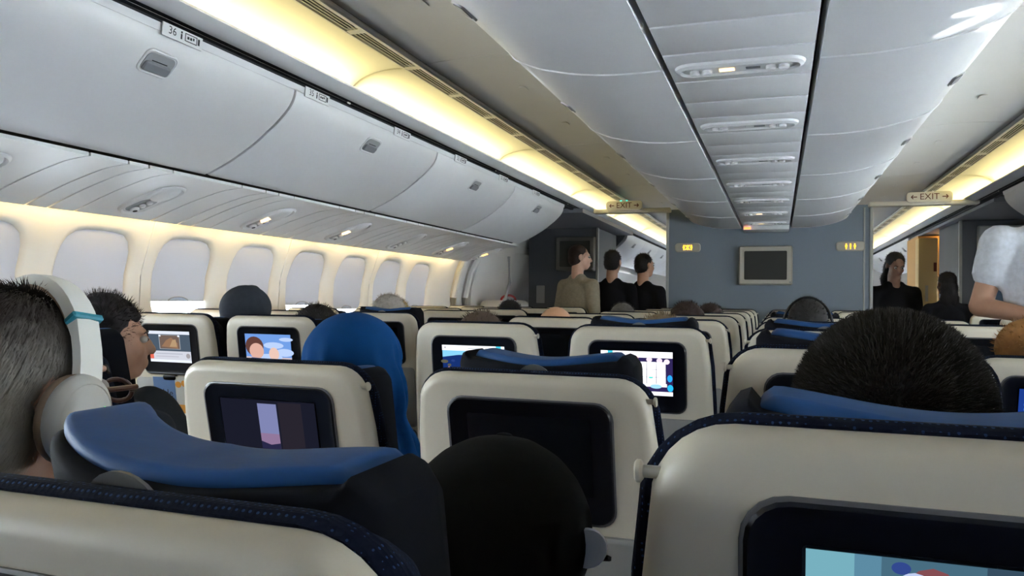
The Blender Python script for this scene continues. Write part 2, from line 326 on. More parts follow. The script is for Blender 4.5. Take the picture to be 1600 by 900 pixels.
for side, nm in ((-1, 'left'), (1, 'right')):
    def Q(s, z): return (sx(side, s), z+E)
    # fascia rail with row placards
    for seg, (ya, yb) in enumerate(((Y0, 6.50), (9.5 if side < 0 else 10.9, 16.0))):
        fp = [(1.664, 0.826), (1.668, 0.802)]
        mb = MB().prism([Q(1.664, 0.826), Q(1.667, 0.801), Q(1.72, 0.801), Q(1.72, 0.815), Q(1.685, 0.822)], ya, yb)
        rail = struct('trim_%d' % (5+seg+(0 if side < 0 else 2)), mb, M_BIN)
        if seg == 0:
            for i, yp in enumerate([1.926, 2.672, 3.417, 4.160, 4.905, 5.650]):
                ux, uz = ((0, -side*-1, 0), (-side*-0.12*-1 if False else 0, 0, 1))
                pl = MB().box(-0.085, 0.085, -0.022, 0.018, 0, 0.004)
                fr = frame((sx(side, 1.661), yp, E+0.812), (0, 1 if side < 0 else -1, 0), (side*-0.10, 0, 1))
                p = put('row_placard', pl.xf(fr).mesh('row_placard', M_WHITE), rail)
                if side < 0 or i > 2:
                    t = text_mb(str(36-i), 0.034); t.xf(Matrix.Translation((-0.045, 0, 0.005)))
                    t.box(-0.010, -0.004, -0.012, 0.004, 0.0045, 0.0052); t.ell((-0.007, 0.009, 0.005), (0.004, 0.004, 0.0006), None, 8, 4)
                    for bx0, bx1, by0, by1 in ((0.008, 0.060, 0.010, 0.0125), (0.008, 0.060, -0.0125, -0.010), (0.008, 0.0105, -0.0125, 0.0125), (0.0575, 0.060, -0.0125, 0.0125), (0.018, 0.026, -0.004, 0.004), (0.030, 0.038, -0.004, 0.004), (0.042, 0.048, -0.002, 0.006), (0.064, 0.072, -0.010, 0.010)):
                        t.box(bx0, bx1, by0, by1, 0.0045, 0.0052)
                    put('row_number', t.xf(fr).mesh('row_number', M_TEXT), p)
    for (a, b) in BIN_Y[side]:
        g = 0.005
        root = thing('overhead_bin', 'white curved overhead locker on the %s, %s' % (nm, bin_names[a]), 'luggage bin', (sx(side, 2.1), (a+b)/2, E+0.48), 'overhead lockers along the %s wall' % nm)
        door = [Q(s, z) for s, z in BP]; back = [Q(s+0.03, z+0.02) for s, z in BP[::-1]]
        mb = MB()
        # door with softly rolled long ends
        rings = []
        for y, dn in ((a+g, 0.012), (a+g+0.003, 0.004), (a+g+0.012, 0), (b-g-0.012, 0), (b-g-0.003, 0.004), (b-g, 0.012)):
            rings.append([(x+side*dn*0.7, y, z+dn*0.7) for x, z in door]+[(x, y, z) for x, z in back])
        mb.loft(rings); part('door', mb, M_BIN, root)
        bp_ = [Q(1.70, 0.80), Q(1.80, 0.67), Q(2.0, 0.555), Q(2.15, 0.505), Q(2.35, 0.60), Q(2.3, 0.80)]
        part('body', MB().prism(bp_, a, b), M_DARK if False else M_GREY, root)
        # latch
        s0, z0 = 1.712, 0.715; d = Vector((BP[11][0]-BP[8][0], 0, BP[11][1]-BP[8][1])).normalized()
        upv = Vector((-d.x*side, 0, -d.z)); ux = Vector((0, 1 if side < 0 else -1, 0))
        fr = frame((sx(side, s0-0.001), (a+b)/2+(0.0 if side < 0 else 0), E+z0-0.001), ux, upv)
        h = MB(); slab(h, 0.066, 0.044, 0.026, [(-0.012, 0), (0.002, 0.001), (0.004, 0.005), (0.001, 0.008)]); lt = part('latch', h.xf(fr), M_BIN, root)
        h = MB(); slab(h, 0.056, 0.034, 0.02, [(-0.002, 0), (0.0035, 0.001)]); part('latch_recess', h.xf(fr), M_GREY2, lt)
        h = MB(); slab(h, 0.052, 0.017, 0.010, [(0, 0), (0.009, 0.001), (0.012, 0.005)]); h.xf(Matrix.Translation((0, -0.014, 0))); part('latch_flap', h.xf(fr), M_GREY, lt)
        h = MB().box(-0.030, 0.030, 0.006, 0.009, 0.001, 0.005); part('latch_slot', h.xf(fr), M_DARK, lt)
    # end caps where the row of bins stops at the exit
    # ---- passenger service panels below the bins
    PP = smooth_prof([(2.10, 0.468), (2.16, 0.463), (2.24, 0.450), (2.42, 0.400), (2.605, 0.335)], 4)
    ch = struct('trim_%d' % (9 if side < 0 else 10), MB().prism([Q(2.12, 0.51), Q(2.61, 0.375), Q(2.64, 0.45), Q(2.35, 0.58)], Y0, 6.55), M_DARK)
    base = 2.57
    for k in range(-6, 6):
        yc = base+0.785*k
        if yc < -2 or yc > 6.8: continue
        for (u0, u1) in ((-0.20, 0.20), (0.205, 0.365), (0.37, 0.46), (0.465, 0.582)):
            ya, yb = yc+u0, min(yc+u1, 6.55)
            if yb-ya < 0.02: continue
            mb = MB().prism([Q(s, z) for s, z in PP]+[Q(s, z+0.012) for s, z in PP[::-1]], ya+0.002, yb-0.002)
            put('service_panel', mb.mesh('service_panel', M_BIN), ch)
        if side > 0 or k < -1: continue
        c0 = Vector((sx(side, 2.40), yc, E+0.402)); d = Vector((side*(2.605-2.24), 0, 0.335-0.450)).normalized()
        ux = -d*side*-1 if False else d*(-side)
        nrm_fr = frame(c0, (0, 1 if side > 0 else -1, 0), d*(1 if side > 0 else 1))
        # local x along the aisle, local y outboard-down along the panel, local z into the cabin
        fr = nrm_fr
        if (fr.to_3x3() @ Vector((0, 0, 1))).z > 0: fr = frame(c0, (0, 1 if side < 0 else -1, 0), d)
        lit = k in (1, 2, 4, 5)
        root = thing('reading_light_unit', 'oval reading light unit below the %s bins, %s%s' % (nm, ['nearest', 'second', 'third', 'fourth', 'fifth', 'sixth', 'seventh'][max(0, k+1)] if k >= -1 else 'out of view behind, row %d' % (-k), ', lamp lit' if lit else ''), 'reading light', tuple(c0), 'reading light units below the %s bins' % nm)
        h = MB(); slab(h, 0.068, 0.165, 0.066, [(-0.004, 0), (0.006, 0.003), (0.012, 0.012), (0.005, 0.020)]); part('housing', h.xf(fr), M_WHITE, root)
        h = MB(); slab(h, 0.042, 0.072, 0.040, [(0.002, 0), (0.0065, 0.001)]); part('recess', h.xf(Matrix.Translation((0, 0.06, 0))).xf(fr), M_GREY2, root)
        h = MB().ell((0, -0.075, 0.004), (0.046, 0.075, 0.020), None, 18, 10); part('lamp_bulge', h.xf(fr), M_WHITE, root)
        for q, v in enumerate((0.10, 0.055, 0.015)):
            h = MB(); r = 0.019 if q == 0 else 0.013
            h.tube([(0, v, 0.004), (0, v, 0.014), (0, v, 0.018)], [r, r, r*0.7], 14); part('air_nozzle' if q == 0 else 'lamp', h.xf(fr), M_WHITE, root)
            if q == 0: h = MB().tube([(0, v, 0.0175), (0, v, 0.0195)], 0.010, 12); part('nozzle_bore', h.xf(fr), M_DARK, root)
        if lit: h = MB(); slab(h, 0.010, 0.030, 0.008, [(0.006, 0), (0.017, 0.001)]); part('lit_lens', h.xf(Matrix.Translation((0.024, 0.0, 0))).xf(fr), E_READ if k < 4 else E_ORANGE, root)
    # wall-wash lamps tucked behind the panel edge
    for i in range(8):
        ya = Y0+0.1+i*1.13; yb = min(ya+1.05, 6.5)
        l = tag(put('wall_wash_lamp', MB().box(min(sx(side, 2.628), sx(side, 2.650)), max(sx(side, 2.628), sx(side, 2.650)), ya, yb, E+0.362, E+0.374).mesh('wall_wash_lamp', E_WASH)), 'warm strip light hidden above the %s windows, length %s' % (nm, ['one, rearmost', 'two, behind the viewer', 'three, beside the viewer', 'over the nearest window', 'over the second pair of windows', 'over the third pair of windows', 'over the fourth pair of windows', 'nearest the exit'][i]), 'light', 'wall-wash strips above the %s windows' % nm)

# ---- centre bins and centre service panel
CB = smooth_prof([(0.222, 0.690), (0.36, 0.690), (0.483, 0.702), (0.565, 0.719), (0.62, 0.735), (0.685, 0.765), (0.715, 0.80)], 4)
CY = [-1.94, -0.87, 0.20, 1.26, 2.32, 3.39, 4.46, 5.52, 6.56, YB]
ords = ['behind the viewer, rear', 'behind the viewer', 'above the viewer', 'nearest in view', 'second ahead', 'third ahead', 'fourth ahead', 'fifth ahead', 'against the bulkhead']
for side, nm in ((-1, 'left'), (1, 'right')):
    for (a, b), od in zip(zip(CY, CY[1:]), ords):
        root = thing('centre_bin', 'pale grey centre overhead locker on its %s side, %s' % (nm, od), 'luggage bin', (sx(side, 0.45), (a+b)/2, E+0.69), 'centre overhead lockers')
        g = 0.002; rings = []
        for y, dn in ((a+g, 0.004), (a+g+0.005, 0), (b-g-0.005, 0), (b-g, 0.004)):
            rings.append([(sx(side, s), y, z+E+dn) for s, z in CB]+[(sx(side, s-0.01), y, z+E+0.03) for s, z in CB[::-1]])
        part('door', MB().loft(rings), M_BIN, root)
        part('edge_bead', MB().tube([(sx(side, s), b, z+E) for s, z in CB], 0.0042, 6), M_WHITE, root)
        part('body', MB().prism([(sx(side, s), z+E) for s, z in ((0.235, 0.712), (0.40, 0.715), (0.60, 0.76), (0.69, 0.82), (0.66, 0.95), (0.235, 0.95))], a, b), M_GREY2, root)
        fr = frame((sx(side, 0.678), (a+b)/2+0.08, E+0.759), (0, side, 0), Vector((0.7*side, 0, 0.42)).normalized()*1)
        if (fr.to_3x3() @ Vector((0, 0, 1))).z > 0: fr = frame((sx(side, 0.678), (a+b)/2+0.08, E+0.759), (0, -side, 0), (0.7*side, 0, 0.42))
        h = MB(); slab(h, 0.060, 0.022, 0.018, [(-0.004, 0), (0.003, 0.002), (0.001, 0.006)]); lt = part('latch', h.xf(fr), M_WHITE, root)
        h = MB(); slab(h, 0.046, 0.014, 0.010, [(0, 0), (0.0035, 0.001)]); h.xf(Matrix.Translation((0.006, 0, 0))); part('latch_recess', h.xf(fr), M_GREY, lt)
sp = struct('trim_11', MB().box(sx(1, -0.21), sx(1, 0.21), Y0, YB, E+0.74, E+0.95), M_DARK)
for k in range(-5, 7):
    yc = 2.33+0.79*k
    for (u0, u1) in ((-0.14, 0.14), (0.144, 0.41), (0.414, 0.645)):
        if yc+u0 > YB-0.02: continue
        zz = E+0.690
        mb = MB().rbox(sx(1, -0.204), sx(1, 0.204), yc+u0+0.002, min(yc+u1-0.002, YB), zz, zz+0.04, 0.006, 2)
        put('service_panel', mb.mesh('service_panel', M_BIN), sp)
    if yc < 0.5 or yc > YB-0.1: continue
    c0 = (XC, yc, E+0.690); fr = frame(c0, (0, 1, 0), (1, 0, 0))
    lit = k in (0, 5, 6)
    root = thing('centre_light_unit', 'oval light unit in the centre ceiling strip, %s%s' % (['above the viewer', 'just ahead overhead', 'nearest in view', 'second in view', 'third in view', 'fourth in view', 'fifth in view', 'sixth in view', 'farthest, at the bulkhead'][k+2], ', amber sign lit' if lit else ''), 'reading light', c0, 'centre reading light units')
    fr2 = Matrix.Translation(c0) @ Matrix.Rotation(math.pi, 4, 'X')       # local z points down
    h = MB(); slab(h, 0.185, 0.060, 0.058, [(-0.002, 0), (0.008, 0.004), (0.014, 0.016), (0.008, 0.024)]); part('housing', h.xf(fr2), M_WHITE, root)
    h = MB(); slab(h, 0.150, 0.030, 0.028, [(0.006, 0), (0.0095, 0.001)]); part('recess', h.xf(fr2), M_BIN, root)
    for x in (-0.125, -0.09, 0.09, 0.125):
        h = MB(); h.tube([(x, 0, 0.006), (x, 0, 0.018), (x, 0, 0.022)], [0.015, 0.015, 0.010], 14); part('lamp', h.xf(fr2), M_WHITE, root)
    h = MB().box(-0.055, -0.012, -0.012, 0.012, 0.006, 0.012); part('sign_lens', h.xf(fr2), E_READ if lit else M_WHITE, root)
    h = MB().box(0.02, 0.06, -0.010, 0.010, 0.006, 0.011); part('sign_print', h.xf(fr2), M_GREY, root)

put('end_panel', MB().rbox(sx(1, -0.20), sx(1, 0.20), YB-0.28, YB-0.002, E+0.648, E+0.70, 0.008).mesh('end_panel', M_BIN), sp)
put('end_lamp', MB().box(sx(1, -0.19), sx(1, -0.13), YB-0.285, YB-0.279, E+0.655, E+0.675).mesh('end_lamp', emis('red_amber', (1.0, 0.22, 0.06), 3.0)), sp)
# ---- front bulkhead
bk = struct('wall_bulkhead', MB().box(-1.02, 0.775, YB, YB+0.06, 0, E+0.885), M_BULK)
struct('trim_12', MB().rbox(-1.045, -1.018, YB-0.015, YB+0.075, 0, E+0.89, 0.008), M_POST)
struct('trim_13', MB().rbox(0.772, 0.80, YB-0.015, YB+0.075, 0, E+0.89, 0.008), M_POST)
struct('trim_14', MB().rbox(0.72, 0.735, YB-0.006, YB+0.01, 0, E+0.86, 0.003), M_POST)
def wall_monitor(xc, y, zc, hw, hh, label, case):
    root = thing('wall_monitor', label, 'monitor', (xc, y, zc-hh))
    rings = []
    F = frame((xc, y, zc), (1, 0, 0), (0, 0, 1))
    h = MB(); slab(h, hw, hh, 0.02, [(0, 0), (0.06, 0.004), (0.075, 0.014), (0.070, 0.045)]); part('case', h.xf(F), case, root)
    h = MB(); slab(h, hw-0.05, hh-0.05, 0.012, [(0.066, 0), (0.0715, 0.001)]); part('screen', h.xf(F), M_OFFG, root)
    h = MB().box(hw-0.03, hw-0.015, -hh+0.02, -hh+0.035, 0.07, 0.078); part('button', h.xf(F), M_GREY, root)
M_OFFG = mat('wall_screen_off', (0.030, 0.031, 0.028), 0.45, spec=0.2); M_DIM = mat('dim_case', (0.10, 0.095, 0.085), 0.5)
wall_monitor(-0.12, YB, E+0.335, 0.24, 0.185, 'beige framed monitor switched off, in the middle of the blue bulkhead', M_BEIGE)
def lav_sign(xc, zc, crossed, label):
    root = thing('lavatory_sign', label, 'sign', (xc, YB, zc-0.045), 'lavatory signs on the bulkhead')
    F = frame((xc, YB, zc), (1, 0, 0), (0, 0, 1))
    h = MB(); slab(h, 0.122, 0.044, 0.03, [(0, 0), (0.012, 0.001), (0.018, 0.008)]); part('plate', h.xf(F), M_BEIGE, root)
    h = MB()
    for x in (-0.036, 0, 0.036):
        if crossed and x == 0:
            for sg in (-1, 1):
                h.add([(-0.026, sg*0.024-0.004*sg, 0.0195), (-0.018, sg*0.026, 0.0195), (0.026, -sg*0.022, 0.0195), (0.018, -sg*0.026, 0.0195)], [(0, 1, 2, 3)])
        w = 0.012 if x else 0.008
        h.ell((x, 0.018, 0.019), (0.0075, 0.0075, 0.002), None, 10, 6)
        h.add([(x-w, 0.008, 0.0195), (x+w, 0.008, 0.0195), (x+w*0.6, -0.010, 0.0195), (x-w*0.6, -0.010, 0.0195)], [(0, 1, 2, 3)])
        h.box(x-0.005, x+0.005, -0.026, -0.008, 0.0188, 0.0198)
    part('pictogram', h.xf(F), E_AMBER, root)
lav_sign(-0.838, E+0.512, True, 'lit amber sign with crossed-out figures at left end of the bulkhead')
lav_sign(0.612, E+0.508, False, 'lit amber sign with three figures at right end of the bulkhead')

# ---- exit beams and signs
def arrow(mb, x, d, s, z):
    mb.box(x-s, x+s, -0.004, 0.004, z, z+0.001)
    for sg in (-1, 1):
        tip = Vector((x+d*s, 0, z)); e = Vector((x+d*s-d*0.016, sg*0.016, z)); n = Vector((0, 0.006*sg, 0))
        mb.add([tip-Vector((d*0.006, 0, 0)), tip+Vector((d*0.003, 0, 0)), e+n*0.5+Vector((d*0.003, 0, 0)), e-n*0.5-Vector((d*0.003, 0, 0))], [(0, 1, 2, 3)])
for side, nm, x0, x1, xs in ((-1, 'left', sx(-1, 1.56), -0.95, -1.37), (1, 'right', 0.72, sx(1, 1.66), 1.17)):
    yb = 7.15
    bm_ = struct('trim_%d' % (15 if side < 0 else 16), MB().rbox(x0, x1, yb, yb+0.10, E+0.815, E+0.855, 0.010), M_SIGN)
    root = thing('exit_sign', 'cream EXIT sign with two arrows hanging over the %s aisle' % nm, 'sign', (xs, yb-0.02, E+0.835), 'exit signs')
    F = frame((xs, yb-0.03, E+0.878), (1, 0, 0), (0, 0, 1))
    h = MB(); slab(h, 0.172, 0.044, 0.030, [(0, 0), (0.016, 0.001), (0.02, 0.006)]); part('plate', h.xf(F), M_SIGN, root)
    t = text_mb('EXIT', 0.072); t.xf(Matrix.Translation((0, 0, 0.021))); arrow(t, -0.115, -1, 0.022, 0.021); arrow(t, 0.115, 1, 0.022, 0.021)
    part('lettering', t.xf(F), M_RED, root)
    h = MB(); h.ell((-0.03, 0.044, 0.012), (0.011, 0.008, 0.008), None, 8, 6); h.ell((0.025, 0.044, 0.012), (0.011, 0.008, 0.008), None, 8, 6)
    part('indicator_led', h.xf(F), E_GREEN if side < 0 else M_WHITE, root)

# ---- lavatory blocks, galley and door surround ahead of the cabin
def block(nm, x0, x1, y0, y1, label, cat, m):
    r = thing(nm, label, cat, ((x0+x1)/2, (y0+y1)/2, 0)); part('panel', MB().rbox(x0, x1, y0, y1, 0, E+0.80, 0.012), m, r)
    part('corner_post', MB().rbox(x0-0.012 if x0 > 0 else x1-0.014, x0+0.014 if x0 > 0 else x1+0.012, y0-0.012, y0+0.03, 0, E+0.80, 0.005), M_POST, r)
    return r
M_LAV = mat('lavatory_dark_laminate', (0.085, 0.095, 0.11), 0.55, noise_amt=0.1, nscale=150)
lv = block('lavatory_block', -2.72, -1.915, 8.4, 9.45, 'dark grey lavatory block left of the aisle behind the standing people', 'lavatory', M_LAV)
part('call_panel', MB().rbox(-2.62, -2.52, 8.385, 8.402, E-0.05, E+0.15, 0.006), M_GREY2, lv)
wall_monitor(-2.155, 8.39, E+0.505, 0.225, 0.195, 'dim monitor on the dark lavatory wall behind the standing people', M_DIM)
rv = block('lavatory_block', 1.65, 2.50, 8.4, 9.45, 'dark blue-grey lavatory block at right edge beside the galley', 'lavatory', M_LAV)
part('blue_panel', MB().rbox(1.80, 2.4, 8.38, 8.402, E-0.35, E+0.24, 0.006), mat('blue_panel', (0.05, 0.10, 0.17), 0.5), rv)
wall_monitor(2.02, 8.39, E+0.56, 0.235, 0.185, 'grey framed monitor on the right lavatory wall, at the picture edge', M_GREY2)
struct('trim_17', MB().box(-2.75, sx(-1, 1.60), 6.9, 9.5, E+0.80, E+0.84), M_GREY)
struct('trim_18', MB().box(sx(1, 1.70), 2.55, 6.9, 10.9, E+0.80, E+0.84), M_GREY)
M_ORANGE = mat('galley_wood', (0.55, 0.30, 0.09), 0.45)
gl = thing('galley', 'galley with warmly lit orange cabinets beyond the right aisle', 'galley', (1.9, 10.2, 0))
part('cabinet', MB().box(1.53, 2.5, 10.0, 10.8, 0, E+0.78), M_ORANGE, gl)
dr = part('door', MB().rbox(1.50, 1.70, 9.78, 9.99, 0.05, E+0.74, 0.01), mat('galley_door', (0.62, 0.47, 0.22), 0.45), gl)
part('placard', MB().box(1.57, 1.60, 9.774, 9.781, E+0.02, E+0.20), M_BEIGE, dr)
part('latch', MB().box(1.655, 1.685, 9.772, 9.781, E+0.36, E+0.46), M_RED, gl)
part('shelf', MB().box(1.72, 2.4, 9.85, 10.0, E+0.30, E+0.325), M_ORANGE, gl)
part('work_light', MB().box(1.75, 2.35, 9.90, 9.96, E+0.745, E+0.765), emis('galley_lamp', (1.0, 0.62, 0.2), 14.0), gl)
# curved door surround on the left with slide bustle and pull handle
ds = thing('cabin_door', 'white cabin exit door with red handle left of the standing people', 'door', (-2.75, 7.4, 0))
pr = [(sx(-1, wall_s(z)-0.045), z+E) for z in (-1.25, -0.6, -0.2, 0.1, 0.35, 0.78)]
part('panel', MB().prism(pr+[(x-0.04, z) for x, z in pr[::-1]], 7.0, 7.95), M_WALL, ds)
h = MB().rbox(-2.82, -2.52, 7.1, 7.85, 0.25, E-0.02, 0.06, 3); part('slide_bustle', h, M_WALL, ds)
h = MB(); h.tube([(-2.60, 7.18+0.22*math.cos(math.pi*k/10)+0.2, E-0.02+0.05*math.sin(math.pi*k/10)) for k in range(11)], 0.012, 8); part('handle', h, mat('handle_red', (0.45, 0.03, 0.02), 0.4), ds)
for yy in (6.62, 6.9):
    h = MB(); h.tube([(sx(-1, wall_s(z)-0.02-0.10*max(0, z-0.25)), yy, z+E) for z in (-0.9, -0.4, 0, 0.25, 0.45, 0.78)], 0.035, 8); part('frame_post', h, M_WALL, ds)
h = MB(); h.tube([(-2.45, 6.95, E+0.40), (-2.44, 6.95, E+0.15), (-2.50, 6.97, E-0.05)], 0.014, 8); part('assist_grip', h, M_GREY2, ds)
M_RIM = mat('bezel_rim_grey', (0.09, 0.09, 0.095), 0.35)
# ================================================================ SEATS
ZT, ZTR = E-0.073, E-0.115                         # top of an upright and of a reclined shell
def hw_at(z):
    T = [(-0.62, 0.205), (-0.25, 0.197), (-0.10, 0.190), (-0.05, 0.184), (0.02, 0.178)]
    for (a, b), (c, d) in zip(T, T[1:]):
        if z <= c: return b+(d-b)*max(0, (z-a)/(c-a))
    return 0.178
def back_outline(i, zt=0.0, zb=-0.62, r=0.05):     # i: inset
    r2 = max(r-i, 0.004); zc = zt-r; cx = hw_at(zc)-r; half = []
    for k in range(8): a = math.pi/2*(1-k/7); half.append((cx+r2*math.cos(a), zc+r2*math.sin(a)))
    for z in (-0.10, -0.17, -0.25, -0.40, zb+0.02): half.append((hw_at(z)-i, z))
    half.append((hw_at(zb)-i-0.02, zb+i))
    return half+[(-x, z) for x, z in half[::-1]]
def ring(pts, y): return [(x, y, z) for x, z in pts]
def shear(a): M = Matrix(); M[1][2] = -math.tan(math.radians(a)); return M
def T_up(): return Matrix.Translation((0, 0, ZT)) @ shear(9)
def T_rec(): return Matrix.Translation((0, -0.15, ZTR)) @ shear(13)
def headrest_mb(raise_, y0, y1, hw, zlow, fold, dip, trim=0.0, n=37, fr_=None, drop=0.0, hl=None):
    rings = []
    for k in range(n):
        t = -1+2*k/(n-1); x = (hl if (hl and t < 0) else hw)*t; a = abs(t)
        edge = 0.0 if a < 0.86 else (a-0.86)/0.14
        fw = (fold if (t < 0 or fr_ is None) else fr_)*a**2.2; wrap = 0 if (hl and t < 0) else min(1, max(0, (a-0.84)/0.06)); zt = raise_-trim*(1-1.15*wrap)-drop*max(0, t)-dip*math.cos(t*math.pi/2)**2-0.018*edge**2; yy0 = y0+fw+0.006*edge**2; yy1 = y1+fw-0.010*edge**2
        r = 0.016; pts = []
        for cy, cz, a0 in ((yy1-r, zt-r, 0), (yy0+r*0.6, zt-r*0.6, 90)):
            rr = r if a0 == 0 else r*0.6
            for q in range(5):
                an = math.radians(a0+90*q/4); pts.append((x, cy+rr*math.cos(an), cz+rr*math.sin(an)))
        pts += [(x, yy0, zlow), (x, yy1, zlow)]
        rings.append(pts)
    return MB().loft(rings)
def seat_meshes(tag_, T, raise_, big=False):
    D = {}
    def mk(n, mb, m, ang=35): D[n] = mb.xf(T).mesh(n+'_'+tag_, m, ang)
    mk('shell', MB().loft([ring(back_outline(0.0), 0.050), ring(back_outline(0.0), 0.020), ring(back_outline(0.003), 0.009), ring(back_outline(0.009), 0.003), ring(back_outline(0.018), 0.0)]), M_SHELL, 50)
    co = lambda i: back_outline(i, -0.003, -0.64, 0.055)
    mk('cover', MB().loft([ring(co(-0.005), 0.026), ring(co(-0.009), 0.032), ring(co(-0.008), 0.044), ring(co(0.0), 0.056), ring(co(0.016), 0.085), ring(co(0.036), 0.116)]), M_COVER, 60)
    fold = 0.045 if not big else 0.075
    kw = dict(fr_=0.035, drop=0.016) if big else {}
    mk('headrest', headrest_mb(raise_, 0.064, 0.150, 0.127, -0.17, fold, 0.010 if not big else 0.016, hl=0.145 if big else None, **kw), M_LEATHER, 50)
    mk('headrest_back', headrest_mb(raise_, 0.046, 0.142, 0.145, -0.20, fold, 0.010 if not big else 0.016, 0.010, hl=0.137 if big else None, **kw), M_CHAR, 50)
    h = MB(); N = 28; R1, R2 = 0.030, 0.021; zc = raise_-0.046
    rg = []
    for rr, yy in ((R1, 0.0465), (R1, 0.0435), (R2, 0.0435), (R2-0.002, 0.0465)): rg.append([(rr*math.cos(2*math.pi*k/N), yy, zc+rr*math.sin(2*math.pi*k/N)) for k in range(N)])
    h.loft(rg+[rg[0]], True, False, False); mk('ring', h, M_SILVER, 50)
    F = frame((0, 0, 0), (1, 0, 0), (0, 0, 1))
    h = MB(); slab(h, 0.129, 0.094, 0.026, [(-0.006, 0), (0.002, 0.0), (0.005, 0.003), (0.003, 0.008)]); mk('monitor', h.xf(Matrix.Translation((0, 0, -0.131)) @ F), M_BEZEL, 45)
    h = MB(); slab(h, 0.131, 0.096, 0.027, [(-0.004, 0), (0.0018, 0.0), (0.0026, 0.001)]); mk('bezel_rim', h.xf(Matrix.Translation((0, 0, -0.131)) @ F), M_RIM, 45)
    h = MB(); slab(h, 0.097, 0.060, 0.003, [(0.001, 0), (0.0036, 0.0)]); mk('screen', h.xf(Matrix.Translation((0, 0, -0.121)) @ F), M_OFF, 45)
    for sg, nme in ((1, 'knobR'), (-1, 'knobL')):
        h = MB(); h.tube([(sg*0.170, 0.014, -0.031), (sg*0.187, 0.014, -0.031)], 0.004, 10); h.tube([(sg*0.187, 0.014, -0.031), (sg*0.1885, 0.014, -0.031), (sg*0.191, 0.014, -0.031), (sg*0.192, 0.014, -0.031)], [0.005, 0.0072, 0.0072, 0.006], 14); mk(nme, h, M_SHELL, 45)
    h = MB(); slab(h, 0.172, 0.135, 0.02, [(-0.004, 0), (0.008, 0.001), (0.012, 0.006)]); mk('tray_table', h.xf(Matrix.Translation((0, 0, -0.375)) @ F), M_TRAY, 45)
    h = MB(); slab(h, 0.030, 0.010, 0.009, [(0.010, 0), (0.022, 0.001), (0.024, 0.004)]); mk('latch', h.xf(Matrix.Translation((0, 0, -0.235)) @ F), M_BEZEL, 45)
    h = MB(); slab(h, 0.165, 0.05, 0.02, [(-0.002, 0), (0.022, 0.003), (0.026, 0.010)]); mk('pocket', h.xf(Matrix.Translation((0, 0, -0.572)) @ F), M_POCKET, 45)
    return D
SM = {}
for k, (T, r, b) in {'upright': (T_up(), -0.010, 0), 'upright_low': (T_up(), 0.010, 0), 'upright_raised': (T_up(), 0.028, 0), 'reclined': (T_rec(), -0.010, 0), 'reclined_raised': (T_rec(), 0.030, 0), 'reclined_winged': (T_rec(), 0.030, 1)}.items():
    SM[k] = seat_meshes(k, T, r, b)
BASE = {}
BASE['seat_cushion'] = MB().rbox(-0.205, 0.205, 0.20, 0.70, 0.33, 0.46, 0.035, 3).mesh('seat_cushion', M_COVER)
BASE['armrest'] = MB().rbox(-0.022, 0.022, 0.17, 0.58, 0.60, 0.64, 0.012, 2).mesh('armrest', M_ARM)
BASE['leg'] = MB().rbox(-0.02, 0.02, 0.22, 0.62, 0.02, 0.34, 0.01, 1).rbox(-0.025, 0.025, 0.18, 0.68, 0.0, 0.03, 0.008, 1).mesh('leg', M_METAL)
SEATS = {}
def seat(x, y, label, kind='upright', knob='R', group='economy seats', screen=None):
    root = thing('aircraft_seat', label, 'seat', (x, y, 0), group); D = SM[kind]
    put('shell', D['shell'], root); put('cover', D['cover'], root)
    put('headrest', D['headrest'], root); hb = put('headrest_back', D['headrest_back'], root); put('ring', D['ring'], hb)
    put('bezel_rim', D['bezel_rim'], root)
    m = put('monitor', D['monitor'], root); put('screen', D['screen'], m)
    if knob: put('coat_hook', D['knob'+knob], root)
    t = put('tray_table', D['tray_table'], root); put('latch', D['latch'], t); put('pocket', D['pocket'], root)
    put('seat_cushion', BASE['seat_cushion'], root)
    for sg in (-1, 1):
        put('armrest', BASE['armrest'], root, Matrix.Translation((sg*0.218, 0, 0))); put('leg', BASE['leg'], root, Matrix.Translation((sg*0.14, 0, 0)))
    if screen:
        T = T_rec() if kind.startswith('rec') else T_up()
        mb, ms = screen; mb.xf(T @ Matrix.Translation((0, -0.0040, -0.121)) @ frame((0, 0, 0), (1, 0, 0), (0, 0, 1)))
        put('picture', mb.mesh('picture', ms), m)
    SEATS[(round(x, 2), round(y, 2))] = root
    return root
# ---- pictures shown on the seat-back screens (flat, each shape slightly above the last)
class Pic:
    def __init__(s): s.mb = MB(); s.ms = []; s.z = 0.0
    def _c(s, col, st=1.0):
        n = 'screen_%.3f_%.3f_%.3f_%.2f' % (*col, st); m = emis(n, col, st)
        if m not in s.ms: s.ms.append(m)
        s.mb.mi = s.ms.index(m); s.z += 0.00006
    def r(s, x0, x1, y0, y1, col, st=1.0):           # 0..1 in picture coordinates, y up
        s._c(col, st); X = lambda u: (u-0.5)*0.190; Y = lambda v: (v-0.5)*0.116
        s.mb.add([(X(x0), Y(y0), s.z), (X(x1), Y(y0), s.z), (X(x1), Y(y1), s.z), (X(x0), Y(y1), s.z)], [(0, 1, 2, 3)]); return s
    def c(s, x, y, rx, ry, col, st=1.0, n=20):
        s._c(col, st); s.mb.add([((x-0.5)*0.190+rx*0.190*math.cos(2*math.pi*k/n), (y-0.5)*0.116+ry*0.116*math.sin(2*math.pi*k/n), s.z) for k in range(n)], [tuple(range(n))]); return s
    def p(s, pts, col, st=1.0):
        s._c(col, st); s.mb.add([((x-0.5)*0.190, (y-0.5)*0.116, s.z) for x, y in pts], [tuple(range(len(pts)))]); return s
    def out(s): return (s.mb, s.ms)
